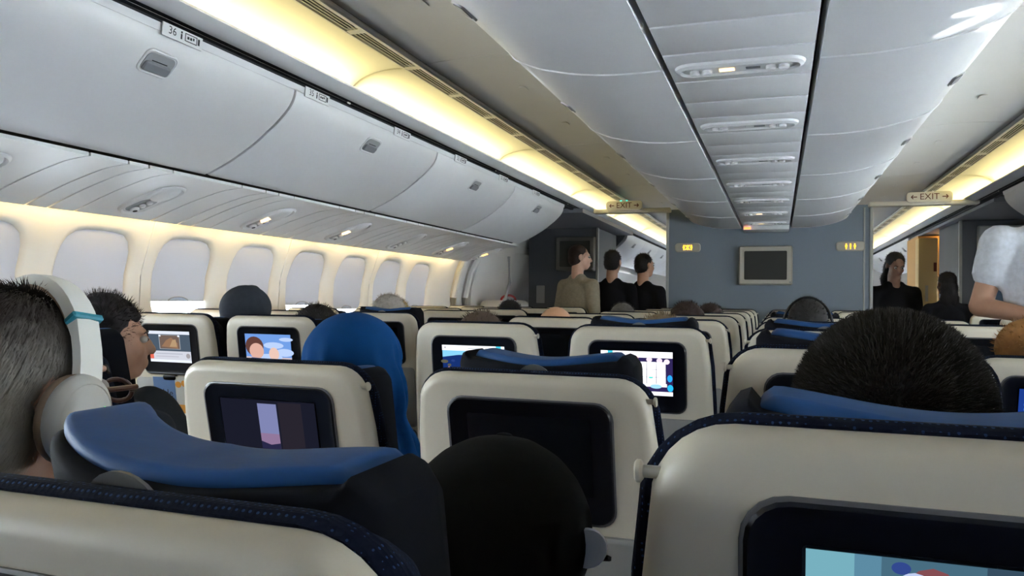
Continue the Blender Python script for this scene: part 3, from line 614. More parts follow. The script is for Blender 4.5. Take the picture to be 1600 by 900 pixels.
def pic_game():
    p = Pic().r(0, 1, 0, 1, (0.03, 0.02, 0.10)).r(0, 1, 0.86, 1, (0.95, 0.93, 1), 1.3).r(0.10, 0.17, 0.87, 1, (0.05, 0.6, 0.75)).r(0, 0.12, 0.80, 0.86, (0.6, 0.2, 0.2))
    p.c(0.48, 0.84, 0.05, 0.06, (0.9, 0.5, 0.5)).c(0.68, 0.82, 0.04, 0.06, (0.95, 0.8, 0.9)).c(0.82, 0.80, 0.04, 0.06, (0.95, 0.8, 0.95)).c(0.92, 0.78, 0.04, 0.06, (1, 0.85, 0.95))
    for i in range(5):
        for j in range(3): p.r(0.25+i*0.132, 0.375+i*0.132, 0.25+j*0.175, 0.418+j*0.175, (0.95, 0.95, 1), 1.5)
    p.r(0.35, 0.92, 0.20, 0.27, (0.95, 0.92, 1), 1.4).c(0.70, 0.41, 0.03, 0.02, (0.1, 0.8, 0.7)).c(0.77, 0.21, 0.08, 0.05, (0.4, 0.75, 1)).c(0.96, 0.40, 0.035, 0.08, (0.02, 0.35, 0.9), 1.2).c(0.965, 0.18, 0.04, 0.08, (0.02, 0.45, 0.9), 1.2)
    return p.r(0, 1, 0, 0.09, (0.95, 0.95, 1), 1.3).out()
def pic_map():
    p = Pic().r(0, 1, 0, 1, (0.10, 0.40, 0.75)).r(0, 1, 0.62, 0.87, (0.25, 0.65, 0.92))
    p.p([(0, 0.70), (0.25, 0.76), (0.5, 0.78), (0.8, 0.76), (1, 0.72), (1, 0), (0, 0)], (0.008, 0.03, 0.16))
    for q in range(16): 
        x = random.random()*0.8; p.c(x, 0.15+0.5*random.random(), 0.03+0.05*random.random(), 0.02+0.03*random.random(), random.choice([(0.02, 0.06, 0.05), (0.10, 0.10, 0.07), (0.02, 0.05, 0.22)]))
    p.p([(0.02, 0.3), (0.15, 0.38), (0.30, 0.35), (0.42, 0.22), (0.40, 0.20), (0.29, 0.32), (0.15, 0.35), (0.02, 0.28)], (0.8, 0.9, 1)).c(0.10, 0.42, 0.022, 0.04, (1, 0.45, 0.3)).c(0.11, 0.36, 0.012, 0.06, (1, 0.9, 0.9), 1.2)
    return p.r(0, 1, 0.87, 1, (0.95, 0.97, 1), 1.3).r(0.87, 0.95, 0.88, 1, (0.05, 0.6, 0.8)).r(0.42, 0.62, 0.92, 0.945, (0.6, 0.65, 0.7)).c(0.05, 0.94, 0.015, 0.025, (0.4, 0.4, 0.45)).out()
def pic_web():
    p = Pic().r(0, 1, 0, 1, (0.07, 0.10, 0.14)).r(0, 1, 0.90, 1, (0.75, 0.8, 0.9)).r(0.25, 0.76, 0.42, 0.88, (0.35, 0.38, 0.42)).r(0.265, 0.745, 0.435, 0.865, (0.16, 0.11, 0.09))
    p.p([(0.3, 0.5), (0.7, 0.45), (0.7, 0.62), (0.55, 0.8), (0.42, 0.7)], (0.30, 0.17, 0.10)).p([(0.5, 0.5), (0.68, 0.5), (0.66, 0.74), (0.58, 0.72)], (0.45, 0.30, 0.17)).r(0.25, 0.30, 0.82, 0.88, (0.8, 0.85, 0.95)).r(0.71, 0.76, 0.82, 0.88, (0.8, 0.85, 0.95))
    p.r(0, 1, 0.08, 0.36, (0.62, 0.64, 0.72)).r(0, 0.09, 0.10, 0.36, (0.75, 0.15, 0.10)).r(0, 1, 0, 0.08, (0.85, 0.9, 1)).c(0.93, 0.22, 0.05, 0.08, (0.35, 0.33, 0.35)).r(0.15, 0.8, 0.26, 0.29, (0.45, 0.47, 0.55)).r(0.15, 0.7, 0.17, 0.20, (0.5, 0.5, 0.58))
    return p.out()
def pic_cartoon():                                   # a plain generic picture: bright sky, clouds and two soft figures
    p = Pic().r(0, 1, 0, 1, (0.16, 0.33, 0.75)).r(0, 1, 0, 0.30, (0.62, 0.52, 0.55))
    for x, y, a, b in ((0.62, 0.66, 0.22, 0.10), (0.85, 0.45, 0.2, 0.12), (0.5, 0.30, 0.3, 0.10), (0.9, 0.85, 0.15, 0.06)): p.c(x, y, a, b, (0.48, 0.62, 0.92))
    p.c(0.20, 0.62, 0.20, 0.30, (0.12, 0.05, 0.04)).c(0.24, 0.48, 0.16, 0.24, (0.72, 0.42, 0.34)).p([(0.02, 0), (0.40, 0), (0.34, 0.26), (0.12, 0.28)], (0.10, 0.12, 0.28))
    p.c(0.62, 0.40, 0.11, 0.20, (0.80, 0.55, 0.46)).p([(0.50, 0), (0.76, 0), (0.70, 0.22), (0.55, 0.22)], (0.02, 0.03, 0.06)).c(0.90, 0.12, 0.06, 0.12, (0.5, 0.28, 0.2))
    return p.out()
def pic_film():
    p = Pic().r(0, 1, 0, 1, (0.010, 0.011, 0.022)).r(0.40, 0.60, 0.25, 0.95, (0.20, 0.22, 0.42)).r(0.40, 0.60, 0.25, 0.50, (0.26, 0.17, 0.30)).p([(0.40, 0.25), (0.60, 0.25), (0.60, 0.36), (0.5, 0.33), (0.40, 0.38)], (0.02, 0.02, 0.06)).r(0.62, 0.86, 0.1, 0.98, (0.020, 0.017, 0.026))
    return p.c(0.10, 0.20, 0.012, 0.05, (0.9, 0.8, 0.75)).c(0.115, 0.13, 0.02, 0.02, (0.8, 0.7, 0.7)).c(0.82, 0.22, 0.012, 0.05, (0.9, 0.75, 0.6)).r(0, 1, 0, 0.05, (0.02, 0.03, 0.09)).out()
def pic_teal():
    p = Pic().r(0, 1, 0, 1, (0.07, 0.17, 0.24)).r(0, 0.13, 0, 1, (0.17, 0.40, 0.48)).r(0.13, 0.20, 0, 1, (0.10, 0.24, 0.34)).r(0.075, 0.105, 0, 0.84, (0.42, 0.62, 0.74)).r(0.20, 0.46, 0, 1, (0.06, 0.14, 0.20)).r(0.46, 1, 0, 1, (0.035, 0.07, 0.11)).r(0.53, 0.56, 0, 0.88, (0.14, 0.30, 0.36)).r(0.62, 0.70, 0, 0.9, (0.10, 0.24, 0.30))
    p.c(0.33, 0.60, 0.115, 0.37, (0.22, 0.07, 0.08)).c(0.285, 0.78, 0.065, 0.16, (0.50, 0.58, 0.82)).c(0.37, 0.72, 0.06, 0.20, (0.34, 0.06, 0.07)).c(0.32, 0.50, 0.09, 0.2, (0.42, 0.20, 0.20)).c(0.25, 0.955, 0.025, 0.03, (0.03, 0.06, 0.25))
    return p.out()
def pic_plain(col, st=1.0, bar=None):
    p = Pic().r(0, 1, 0, 1, col, st)
    if bar:
        for y in (0.85, 0.62, 0.40): p.c(0.12, y, 0.07, 0.07, bar).r(0.05, 0.22, y-0.16, y-0.12, bar)
    return p.out()
CX = [-0.82, -0.355, 0.11, 0.575]; CROW = [0.45+0.785*k for k in range(9)]
rown = ['nearest', 'second', 'third', 'fourth', 'fifth', 'sixth', 'seventh', 'eighth', 'farthest']
coln = ['leftmost', 'second from left', 'third from left', 'rightmost']
kinds = {(1, 0): 'reclined_winged', (0, 0): 'reclined', (2, 0): 'upright_low', (0, 1): 'reclined', (1, 1): 'reclined_raised', (2, 1): 'upright_raised', (1, 2): 'upright_raised', (3, 2): 'reclined', (2, 2): 'upright_raised', (2, 4): 'upright_raised'}
scr = {(2, 0): pic_teal, (0, 1): pic_film, (0, 2): pic_map, (1, 2): pic_game, (2, 1): lambda: pic_plain((0.75, 0.82, 0.95), 1.1, (0.2, 0.22, 0.25)), (3, 2): lambda: pic_plain((0.012, 0.045, 0.26), 1.0, (0.06, 0.16, 0.55))}
scn = {(2, 0): ', teal film on its screen', (0, 1): ', dark film on its screen', (0, 2): ', flight map on its screen', (1, 2): ', bright game grid on its screen', (2, 1): ', white page on its screen', (3, 2): ', blue page on its screen', (1, 1): ', black screen', (1, 0): ', blue headrest raised'}
for r, y in enumerate(CROW):
    for c, x in enumerate(CX):
        seat(x, y, 'cream seat, %s centre row, %s%s' % (rown[r], coln[c], scn.get((c, r), '')), kinds.get((c, r), 'upright'), 'R' if c < 2 else 'L', 'seats of the centre block', scr[(c, r)]() if (c, r) in scr else None)
LX = [-2.575, -2.130, -1.695]; LROW = [1.475+0.785*k for k in range(7)]
lcol = ['by the windows', 'middle seat', 'on the aisle']
lk = {(2, 0): 'reclined_raised', (2, 2): 'upright_raised'}
lscr = {(1, 1): (pic_web, ', web page on its screen'), (2, 1): (pic_cartoon, ', bright cartoon on its screen')}
for r, y in enumerate(LROW):
    for c, x in enumerate(LX):
        f_, t_ = lscr.get((c, r), (None, ''))
        seat(x, y, 'cream-backed seat, %s row of the left block, %s%s' % (rown[r] if r < 6 else 'farthest', lcol[c], t_), lk.get((c, r), 'upright'), None, 'seats of the left block', f_() if f_ else None)
RX = [-2*-0.115*-1+1.695, 1.90, 2.345]
for r, y in enumerate(LROW[3:]):
    for c, x in enumerate(RX):
        seat(x, y, 'cream-backed seat, %s row in view of the right block, %s' % (['nearest', 'second', 'third', 'farthest'][r], ['on the aisle', 'middle seat', 'by the wall'][c]), 'upright', None, 'seats of the right block', pic_plain((0.8, 0.88, 1.0), 1.2) if (r, c) in ((0, 0), (2, 1)) else None)
# safety card and magazine in the pocket of the web-page seat
Tc = Matrix.Translation((-2.130, 2.26, 0)) @ T_up()
cdm = thing('safety_card', 'blue and white printed card tucked below the web page screen', 'card', tuple(Tc @ Vector((0.02, -0.03, -0.40))))
F = frame((0, 0, 0), (1, 0, 0), (0, 0, 1))
h = MB().box(-0.10, 0.00, -0.07, 0.07, 0, 0.003).xf(Tc @ Matrix.Translation((0.02, -0.016, -0.305)) @ F); part('card', h, mat('card_blue', (0.14, 0.24, 0.48), 0.4), cdm)
h = MB().box(0.003, 0.072, -0.07, 0.075, 0, 0.003).xf(Tc @ Matrix.Translation((0.02, -0.018, -0.305)) @ F); part('leaflet', h, mat('leaflet_white', (0.7, 0.7, 0.68), 0.5), cdm)
h = text_mb('He', 0.04).xf(Tc @ Matrix.Translation((-0.015, -0.0195, -0.295)) @ F); part('lettering', h, M_TEXT, cdm)
h = MB()
for px_, py_ in ((0.018, 0.045), (0.045, 0.05), (0.03, -0.045)): h.ell((px_, py_, 0.0035), (0.014, 0.012, 0.001), None, 12, 6)
h.box(0.01, 0.06, -0.062, -0.03, 0.003, 0.004); h.xf(Tc @ Matrix.Translation((0.02, -0.018, -0.305)) @ F); part('print', h, mat('print_orange', (0.75, 0.33, 0.04), 0.5), cdm)
# ================================================================ PEOPLE
def bake(mb, name, mats, voxel, smooth=6, fac=0.5):
    me = bpy.data.meshes.new('tmp'); me.from_pydata([tuple(p) for p in mb.v], [], mb.f); me.update()
    o = bpy.data.objects.new('tmp', me); COL.objects.link(o)
    r = o.modifiers.new('r', 'REMESH'); r.mode = 'VOXEL'; r.voxel_size = voxel; r.use_smooth_shade = True
    s = o.modifiers.new('s', 'SMOOTH'); s.factor = fac; s.iterations = smooth
    out = bpy.data.meshes.new_from_object(o.evaluated_get(bpy.context.evaluated_depsgraph_get())); out.name = name
    bpy.data.objects.remove(o); bpy.data.meshes.remove(me)
    out.materials.clear()
    for m in mats: out.materials.append(m)
    out.polygons.foreach_set('use_smooth', [True]*len(out.polygons)); return out
def skin_mat(n, c): return mat('skin_'+n, c, 0.5, noise_amt=0.08, nscale=40)
def cloth(n, c): return mat('cloth_'+n, c, 0.9, spec=0.12, noise_amt=0.25, nscale=45, bump=0.25)
def hairm(n, c): return mat('hair_'+n, c, 0.7, noise_amt=0.35, nscale=70, spec=0.2)
def head_M(p, yaw=0, pitch=0, roll=0, sc=1.0): return Matrix.Translation(p) @ Matrix.Rotation(math.radians(yaw), 4, 'Z') @ Matrix.Rotation(math.radians(pitch), 4, 'X') @ Matrix.Rotation(math.radians(roll), 4, 'Y') @ Matrix.Diagonal((sc, sc, sc, 1))
def head_prims(mb, M):
    h = MB(); h.ell((0, -0.012, 0.03), (0.074, 0.094, 0.083)); h.ell((0, 0.030, -0.035), (0.060, 0.068, 0.080)); h.ell((0, 0.047, -0.088), (0.042, 0.042, 0.030))
    h.caps((0, 0.094, 0.004), (0, 0.110, -0.032), 0.009, 0.014); h.ell((0, 0.082, 0.024), (0.048, 0.013, 0.010)); h.ell((0, 0.093, -0.066), (0.023, 0.011, 0.006)); h.ell((0, 0.091, -0.078), (0.019, 0.011, 0.006))
    for sg in (-1, 1):
        h.ell((sg*0.078, -0.008, -0.010), (0.011, 0.020, 0.032)); h.ell((sg*0.036, 0.066, -0.03), (0.022, 0.022, 0.024))
    h.xf(M); mb.add(h.v, h.f)
def hand_prims(mb, w, d, up):                       # wrist, pointing direction, back-of-hand normal
    w, d, up = Vector(w), Vector(d).normalized(), Vector(up).normalized(); s = d.cross(up).normalized(); up = s.cross(d)
    for q in (-0.024, -0.008, 0.008, 0.024): mb.caps(w+d*0.01+s*q*0.8, w+d*0.085+s*q, 0.014, 0.012, 8)
    for q, L in ((-0.030, 0.055), (-0.010, 0.072), (0.010, 0.078), (0.030, 0.068)):
        a = w+d*0.088+s*q; b = a+d*L*0.5-up*0.008; c = b+d*L*0.35-up*0.022; mb.caps(a, b, 0.0095, 0.0085, 8); mb.caps(b, c, 0.0085, 0.0075, 8)
    a = w+d*0.03+s*0.030; b = a+d*0.035+s*0.028-up*0.006; c = b+d*0.032+s*0.006-up*0.010; mb.caps(a, b, 0.013, 0.010, 8); mb.caps(b, c, 0.010, 0.009, 8)
def strands(me, n, L, w, comb, mats, parent, name='hair_strands', seed=1, lift=0.7, zmin=-9, jit=0.35):
    rnd = random.Random(seed); polys = me.polygons; areas = [p.area for p in polys]; tot = sum(areas); cum = []; a = 0
    for x in areas: a += x; cum.append(a)
    import bisect
    mb = MB(); vs = []; fs = []
    for _ in range(n):
        p = polys[min(bisect.bisect(cum, rnd.random()*tot), len(polys)-1)]
        if p.center.z < zmin: continue
        ids = p.vertices; c = p.center.lerp(me.vertices[ids[rnd.randrange(len(ids))]].co, rnd.random())
        nr = p.normal; cb = Vector(comb(c)) if callable(comb) else Vector(comb); cb = cb-nr*cb.dot(nr)
        d = (nr*lift+cb+Vector((rnd.uniform(-jit, jit), rnd.uniform(-jit, jit), rnd.uniform(-jit, jit)))).normalized()
        s = d.cross(nr); s = s.normalized() if s.length > 1e-4 else Vector((1, 0, 0)); l = L*rnd.uniform(0.6, 1.15); b = len(vs)
        mid = c+d*l*0.55; tip = c+d*l+(cb*0.25-nr*0.15*(1-lift))*l
        vs += [c-s*w-nr*0.002, c+s*w-nr*0.002, mid+s*w*0.8, mid-s*w*0.8, tip]; fs += [(b, b+1, b+2, b+3), (b+3, b+2, b+4)]
    mb.v = vs; mb.f = fs
    m2 = bpy.data.meshes.new(name); m2.from_pydata([tuple(p) for p in vs], [], fs); m2.update()
    for m in mats: m2.materials.append(m)
    m2.polygons.foreach_set('use_smooth', [True]*len(m2.polygons))
    return tag(put(name, m2, parent), kind='stuff')
def hair_prims(style, M):
    h = MB()
    if style == 'short':
        h.ell((0, -0.022, 0.040), (0.080, 0.094, 0.082)); h.ell((0, -0.048, -0.015), (0.077, 0.066, 0.075))
    elif style == 'buzz':
        h.ell((0, -0.018, 0.035), (0.0775, 0.093, 0.083)); h.ell((0, -0.046, -0.020), (0.0755, 0.066, 0.080))
    elif style == 'long':
        h.ell((0, -0.024, 0.040), (0.085, 0.098, 0.085)); h.ell((0, -0.055, -0.05), (0.088, 0.066, 0.11)); h.ell((-0.04, -0.06, -0.16), (0.055, 0.05, 0.09)); h.ell((0.04, -0.06, -0.16), (0.055, 0.05, 0.09))
    elif style == 'curly':
        rnd = random.Random(5); h.ell((0, -0.022, 0.040), (0.080, 0.094, 0.082)); h.ell((0, -0.048, -0.015), (0.077, 0.066, 0.075))
        for _ in range(46):
            a = rnd.uniform(0, 6.28); t = rnd.uniform(0.1, 1.35); h.ell((0.078*math.sin(t)*math.cos(a), -0.022+0.092*math.sin(t)*math.sin(a), 0.045+0.082*math.cos(t)), (0.017, 0.017, 0.015), None, 8, 6)
    return h.xf(M)
def finish(root_mesh, base, name, label, group=None):
    root_mesh.transform(Matrix.Translation(-Vector(base)))
    o = put(name, root_mesh); o.location = base; return tag(o, label, 'person', group)
def child(root, name, me):
    me.transform(Matrix.Translation(-root.location)); return put(name, me, root)
def eyes(root, M):
    e = MB()
    for sg in (-1, 1): e.mi = 0; e.ell((sg*0.031, 0.083, 0.002), (0.0125, 0.0125, 0.0105), None, 12, 8); e.mi = 1; e.ell((sg*0.031, 0.0925, 0.002), (0.006, 0.005, 0.006), None, 10, 6)
    part('eyes', e.xf(M), [mat('eye_white', (0.38, 0.36, 0.34), 0.3), mat('eye_dark', (0.02, 0.015, 0.01), 0.2)], root)
    b = MB()
    for sg in (-1, 1): b.tube([(sg*0.014, 0.094, 0.019), (sg*0.030, 0.094, 0.025), (sg*0.050, 0.082, 0.020)], [0.0025, 0.0035, 0.0015], 6)
    part('eyebrows', b.xf(M), mat('eyebrow', (0.03, 0.022, 0.018), 0.8), root)
def seated(label, sxy, head, skin, top, hair, yaw=0, pitch=0, roll=0, style='short', vox=0.010, sc=1.0, strand=None, hood=None, pants=(0.02, 0.022, 0.03)):
    x, y = sxy; H = Vector((head[0], head[1], head[2]+E)); M = head_M(H, yaw, pitch, roll, sc)
    nb = H+Vector(((x-H.x)*0.25, -0.035, -0.175*sc)); pel = Vector((x, y+0.44, 0.56)); sh = nb+Vector((0, 0.0, -0.055)); W = 0.165*sc
    sk = MB(); head_prims(sk, M); sk.caps(M @ Vector((0, -0.022, -0.05)), nb+Vector((0, 0, -0.03)), 0.056*sc, 0.062*sc)
    el = [sh+Vector((sg*(W+0.012), 0.06, -0.26)) for sg in (-1, 1)]; wr = [pel+Vector((sg*0.09, 0.20, 0.14)) for sg in (-1, 1)]
    sk.caps(nb+Vector((0, 0, -0.02)), pel+Vector((0, 0, 0.2)), 0.06, 0.07)
    for i, sg in enumerate((-1, 1)):
        sk.caps(nb+Vector((sg*0.05, 0, -0.06)), sh+Vector((sg*W, 0, -0.02)), 0.04, 0.04); sk.caps(sh+Vector((sg*W, 0, -0.02)), el[i], 0.04, 0.034); sk.caps(el[i], wr[i], 0.034, 0.024); hand_prims(sk, wr[i], (-sg*0.4, 0.9, -0.1), (0, 0.1, 1))
    me = bake(sk, 'body', [skin_mat(*skin)], min(vox, 0.009), 3)
    p = finish(me, (x, y+0.45, 0.46), 'person', label)
    c = MB(); c.caps(pel+Vector((-0.06, 0, 0.02)), pel+Vector((0.06, 0, 0.02)), 0.125, 0.125); c.ell((pel+sh)/2, (0.158*sc, 0.105, 0.26)); c.caps(sh+Vector((-W, 0, -0.02)), sh+Vector((W, 0, -0.02)), 0.066, 0.066); c.caps(nb+Vector((-0.04, 0, -0.03)), nb+Vector((0.04, 0, -0.03)), 0.058, 0.058)
    for i, sg in enumerate((-1, 1)): c.caps(sh+Vector((sg*W, 0, -0.02)), el[i], 0.062, 0.050); c.caps(el[i], wr[i]-Vector((0, 0.03, 0)), 0.050, 0.036)
    child(p, 'top', bake(c, 'top', [cloth(*top)], 0.016, 5))
    t = MB()
    for sg in (-1, 1):
        k = Vector((x+sg*0.10, y+0.84, 0.55)); t.caps(pel+Vector((sg*0.08, 0, 0)), k, 0.088, 0.064); t.caps(k, (k.x, y+0.87, 0.11), 0.060, 0.046); t.caps((k.x, y+0.85, 0.045), (k.x, y+1.02, 0.04), 0.042, 0.036)
    child(p, 'trousers', bake(t, 'trousers', [cloth('trousers_%.2f%.2f%.2f' % pants, pants)], 0.02, 4))
    eyes(p, M)
    if hair:
        hm = bake(hair_prims(style, M), 'hair', [hairm(*hair)], vox, 3); ho = child(p, 'hair', hm)
        if strand: n, L, w, cb, lift, mm = strand; strands(hm, n, L, w, cb, mm or [hairm(*hair)], p, seed=n, lift=lift)
    return p, M
# ---- nearest row
def grey_mix(name, lo, hi, z0, z1):
    m = mat(name, lo, 0.75, spec=0.15); nt = m.node_tree; b = nt.nodes['Principled BSDF']; g = nt.nodes.new('ShaderNodeTexCoord'); sp_ = nt.nodes.new('ShaderNodeSeparateXYZ'); r = nt.nodes.new('ShaderNodeMapRange')
    r.inputs['From Min'].default_value = z0; r.inputs['From Max'].default_value = z1; n = nt.nodes.new('ShaderNodeTexNoise'); n.inputs['Scale'].default_value = 60
    ad = nt.nodes.new('ShaderNodeMath'); ad.operation = 'MULTIPLY_ADD'; ad.inputs[1].default_value = 0.05; mx = nt.nodes.new('ShaderNodeMix'); mx.data_type = 'RGBA'; mx.inputs['A'].default_value = (*lo, 1); mx.inputs['B'].default_value = (*hi, 1)
    nt.links.new(g.outputs['Object'], sp_.inputs[0]); nt.links.new(g.outputs['Object'], n.inputs['Vector']); nt.links.new(n.outputs['Fac'], ad.inputs[0]); nt.links.new(sp_.outputs['Z'], ad.inputs[2]); nt.links.new(ad.outputs[0], r.inputs['Value']); nt.links.new(r.outputs[0], mx.inputs['Factor']); nt.links.new(mx.outputs['Result'], b.inputs['Base Color']); return m
TAN = ('tan', (0.42, 0.23, 0.15)); PALE = ('pale', (0.55, 0.33, 0.24)); BROWN = ('brown', (0.20, 0.10, 0.06))
# man with white headphones; his sides have gone grey
GM = grey_mix('hair_greying', (0.55, 0.52, 0.47), (0.04, 0.032, 0.028), 0.62, 0.79)
p1, M1 = seated('man with greying hair, glasses and white headphones at the left edge', (-0.82, 0.17), (-0.798, 0.62, -0.113), PALE, ('check_shirt', (0.30, 0.13, 0.12)), ('greying_base', (0.05, 0.045, 0.042)), yaw=-3, style='buzz', vox=0.006, strand=None)
hm = [c for c in p1.children if c.name.startswith('hair')][0]
hm.data.materials[0] = GM
strands(hm.data, 26000, 0.024, 0.0006, lambda c: (0.25, -0.75, -1.0), [GM], p1, seed=3, lift=0.22, jit=0.25)
hp = thing('headphones', 'white over-ear headphones with tan cushions on the greying man', 'headphones', tuple(M1 @ Vector((0, 0, -0.05))))
M_HP = mat('headphone_white', (0.66, 0.66, 0.63), 0.35); M_TAN = mat('cushion_tan', (0.36, 0.25, 0.17), 0.7); M_TEAL = mat('teal_band', (0.02, 0.20, 0.27), 0.5)
M1h = M1; M1 = M1 @ Matrix.Translation((0, 0, -0.02)) @ Matrix.Rotation(math.radians(-9), 4, 'X') @ Matrix.Translation((0, 0, 0.02))
band = MB(); rings = []
for k in range(25):
    a = math.pi*k/24; cx, cz = 0.096*math.cos(a), 0.008+0.122*math.sin(a); nx, nz = math.cos(a), math.sin(a)
    w = 0.017; t = 0.006 if 4 < k < 20 else 0.004
    rings.append([(cx-nx*t, 0.012-w, cz-nz*t), (cx+nx*t, 0.012-w*0.8, cz+nz*t), (cx+nx*t*1.3, 0.012, cz+nz*t*1.3), (cx+nx*t, 0.012+w*0.8, cz+nz*t), (cx-nx*t, 0.012+w, cz-nz*t)])
part('headband', band.loft(rings).xf(M1), M_HP, hp, 50)
pad = MB(); rings = []
for k in range(5, 20):
    a = math.pi*k/24; cx, cz = 0.0885*math.cos(a), 0.008+0.1145*math.sin(a)
    rings.append([(cx-0.003*math.cos(a), 0.012-0.014, cz-0.003*math.sin(a)), (cx+0.003*math.cos(a), 0.012-0.016, cz+0.003*math.sin(a)), (cx+0.003*math.cos(a), 0.012+0.016, cz+0.003*math.sin(a)), (cx-0.003*math.cos(a), 0.012+0.014, cz-0.003*math.sin(a))])
part('band_padding', pad.loft(rings).xf(M1), M_TAN, hp, 50)
for sg in (-1, 1):
    F = M1 @ Matrix.Translation((sg*0.083, 0.0, -0.020)) @ Matrix.Rotation(sg*math.pi/2, 4, 'Y') @ Matrix.Diagonal((1, 1, 0.72, 1))
    h = MB(); rg = []
    for z, f_ in ((0, 0.92), (0.006, 1.02), (0.016, 1.04), (0.022, 0.98)): rg.append([(0.046*f_*math.cos(2*math.pi*k/28), 0.037*f_*math.sin(2*math.pi*k/28), z) for k in range(28)])
    cup = part('ear_cushion', h.loft(rg).xf(F), M_TAN, hp, 60)
    h = MB(); rg = []
    for z, f_ in ((0.020, 1.0), (0.026, 1.05), (0.036, 1.02), (0.044, 0.90), (0.047, 0.84), (0.0455, 0.82), (0.047, 0.80), (0.051, 0.6), (0.052, 0.3)): rg.append([(0.046*f_*math.cos(2*math.pi*k/32), 0.037*f_*math.sin(2*math.pi*k/32), z) for k in range(32)])
    ec = part('ear_cup', h.loft(rg).xf(F), M_HP, hp, 50)
    h = MB().ell((-0.014, 0.017 if sg > 0 else -0.017, 0.0512), (0.0016, 0.0016, 0.001), None, 8, 6); part('status_led', h.xf(F), emis('led_green', (0.1, 1.0, 0.2), 2.5), ec)
    h = text_mb('BOSE', 0.012).xf(Matrix.Translation((0, -0.0, 0.0535)) @ Matrix.Translation((0.016, 0, 0)) @ Matrix.Rotation(math.pi/2, 4, 'Z')); part('lettering', h.xf(F), M_GREY, ec)
    a = math.radians(40 if sg > 0 else 140); 
    h = MB(); cx, cz = 0.097*math.cos(a), 0.008+0.123*math.sin(a); h.rbox(-0.009, 0.009, -0.019, 0.019, -0.004, 0.004, 0.002, 1)
    h.xf(Matrix.Translation((cx, 0.012, cz)) @ Matrix.Rotation(-a, 4, 'Y')); part('slider_band', h.xf(M1), M_TEAL, hp)
M1 = M1h
gs = thing('eyeglasses', 'dark brown eyeglasses on the man with white headphones', 'glasses', tuple(M1 @ Vector((0, 0.1, 0))))
M_SPEC = mat('spectacle_brown', (0.05, 0.02, 0.012), 0.3)
for sg in (-1, 1):
    part('temple', MB().tube([(sg*0.080, -0.01, 0.006), (sg*0.078, 0.05, 0.004), (sg*0.066, 0.107, 0.002)], 0.0032, 8).xf(M1), M_SPEC, gs)
    part('rim', MB().tube([(sg*(0.034+0.024*math.cos(2*math.pi*k/20)), 0.108, -0.004+0.013*math.sin(2*math.pi*k/20)) for k in range(21)], 0.003, 8).xf(M1), M_SPEC, gs)
part('bridge', MB().tube([(-0.01, 0.110, 0.002), (0, 0.114, 0.005), (0.01, 0.110, 0.002)], 0.0025, 6).xf(M1), M_SPEC, gs)
# person in the black cap
p2, M2 = seated('person in a plain black cap and black jacket behind the raised blue headrest', (-0.355, 0.24), (-0.252, 0.70, -0.262), PALE, ('black_jacket', (0.010, 0.010, 0.011)), ('black', (0.012, 0.010, 0.010)), yaw=-6, pitch=-8, vox=0.008)
cp_ = thing('cap', 'black fabric cap worn by the person in the nearest row', 'cap', tuple(M2 @ Vector((0, 0, 0.03))))
c = MB(); c.ell((0, -0.015, 0.036), (0.092, 0.106, 0.094)); c.ell((0, -0.035, -0.01), (0.090, 0.090, 0.075)); cm_ = bake(c.xf(M2), 'crown', [mat('cap_black', (0.0055, 0.0052, 0.005), 0.95, noise_amt=0.3, nscale=120, bump=0.08, spec=0.08)], 0.008, 4)
cm_.transform(Matrix.Translation(-cp_.location)); put('crown', cm_, cp_)
part('button', MB().ell((0, -0.012, 0.128), (0.008, 0.008, 0.003)).xf(M2), MATS['cap_black'], cp_)
pk = MB(); pk.loft([[(0.085*math.cos(t), 0.07+r*math.sin(t), 0.012-0.02*math.sin(t)*r/0.08+dz) for t in [math.pi*q/12 for q in range(13)]] for r, dz in ((0.02, 0), (0.085, 0), (0.085, 0.004), (0.02, 0.004))], False, False, False); part('peak', pk.xf(M2), MATS['cap_black'], cp_)
bd = MB(); slab(bd, 0.0185, 0.0185, 0.018, [(0, 0), (0.003, 0.001)]); bd.xf(frame((-0.163, 0.685, E-0.226), (1, 0.35, 0), (0, 0, 1)))
part('white_badge', bd, mat('badge_white', (0.80, 0.81, 0.86), 0.5), p2)
# man with cropped dark hair
p3, M3 = seated('man with cropped dark hair seated on the right in the nearest row', (0.11, 0.44), (0.092, 0.755, -0.127), TAN, ('dark_shirt', (0.02, 0.022, 0.03)), ('cropped', (0.016, 0.013, 0.011)), style='buzz', vox=0.006)
hm = [c for c in p3.children if c.name.startswith('hair')][0]
GM3 = grey_mix('hair_cropped_strands', (0.075, 0.062, 0.048), (0.022, 0.018, 0.014), 0.60, 0.74)
strands(hm.data, 60000, 0.0075, 0.00045, (0.1, 0.2, 0.15), [GM3], p3, seed=8, lift=1.0, jit=0.45)
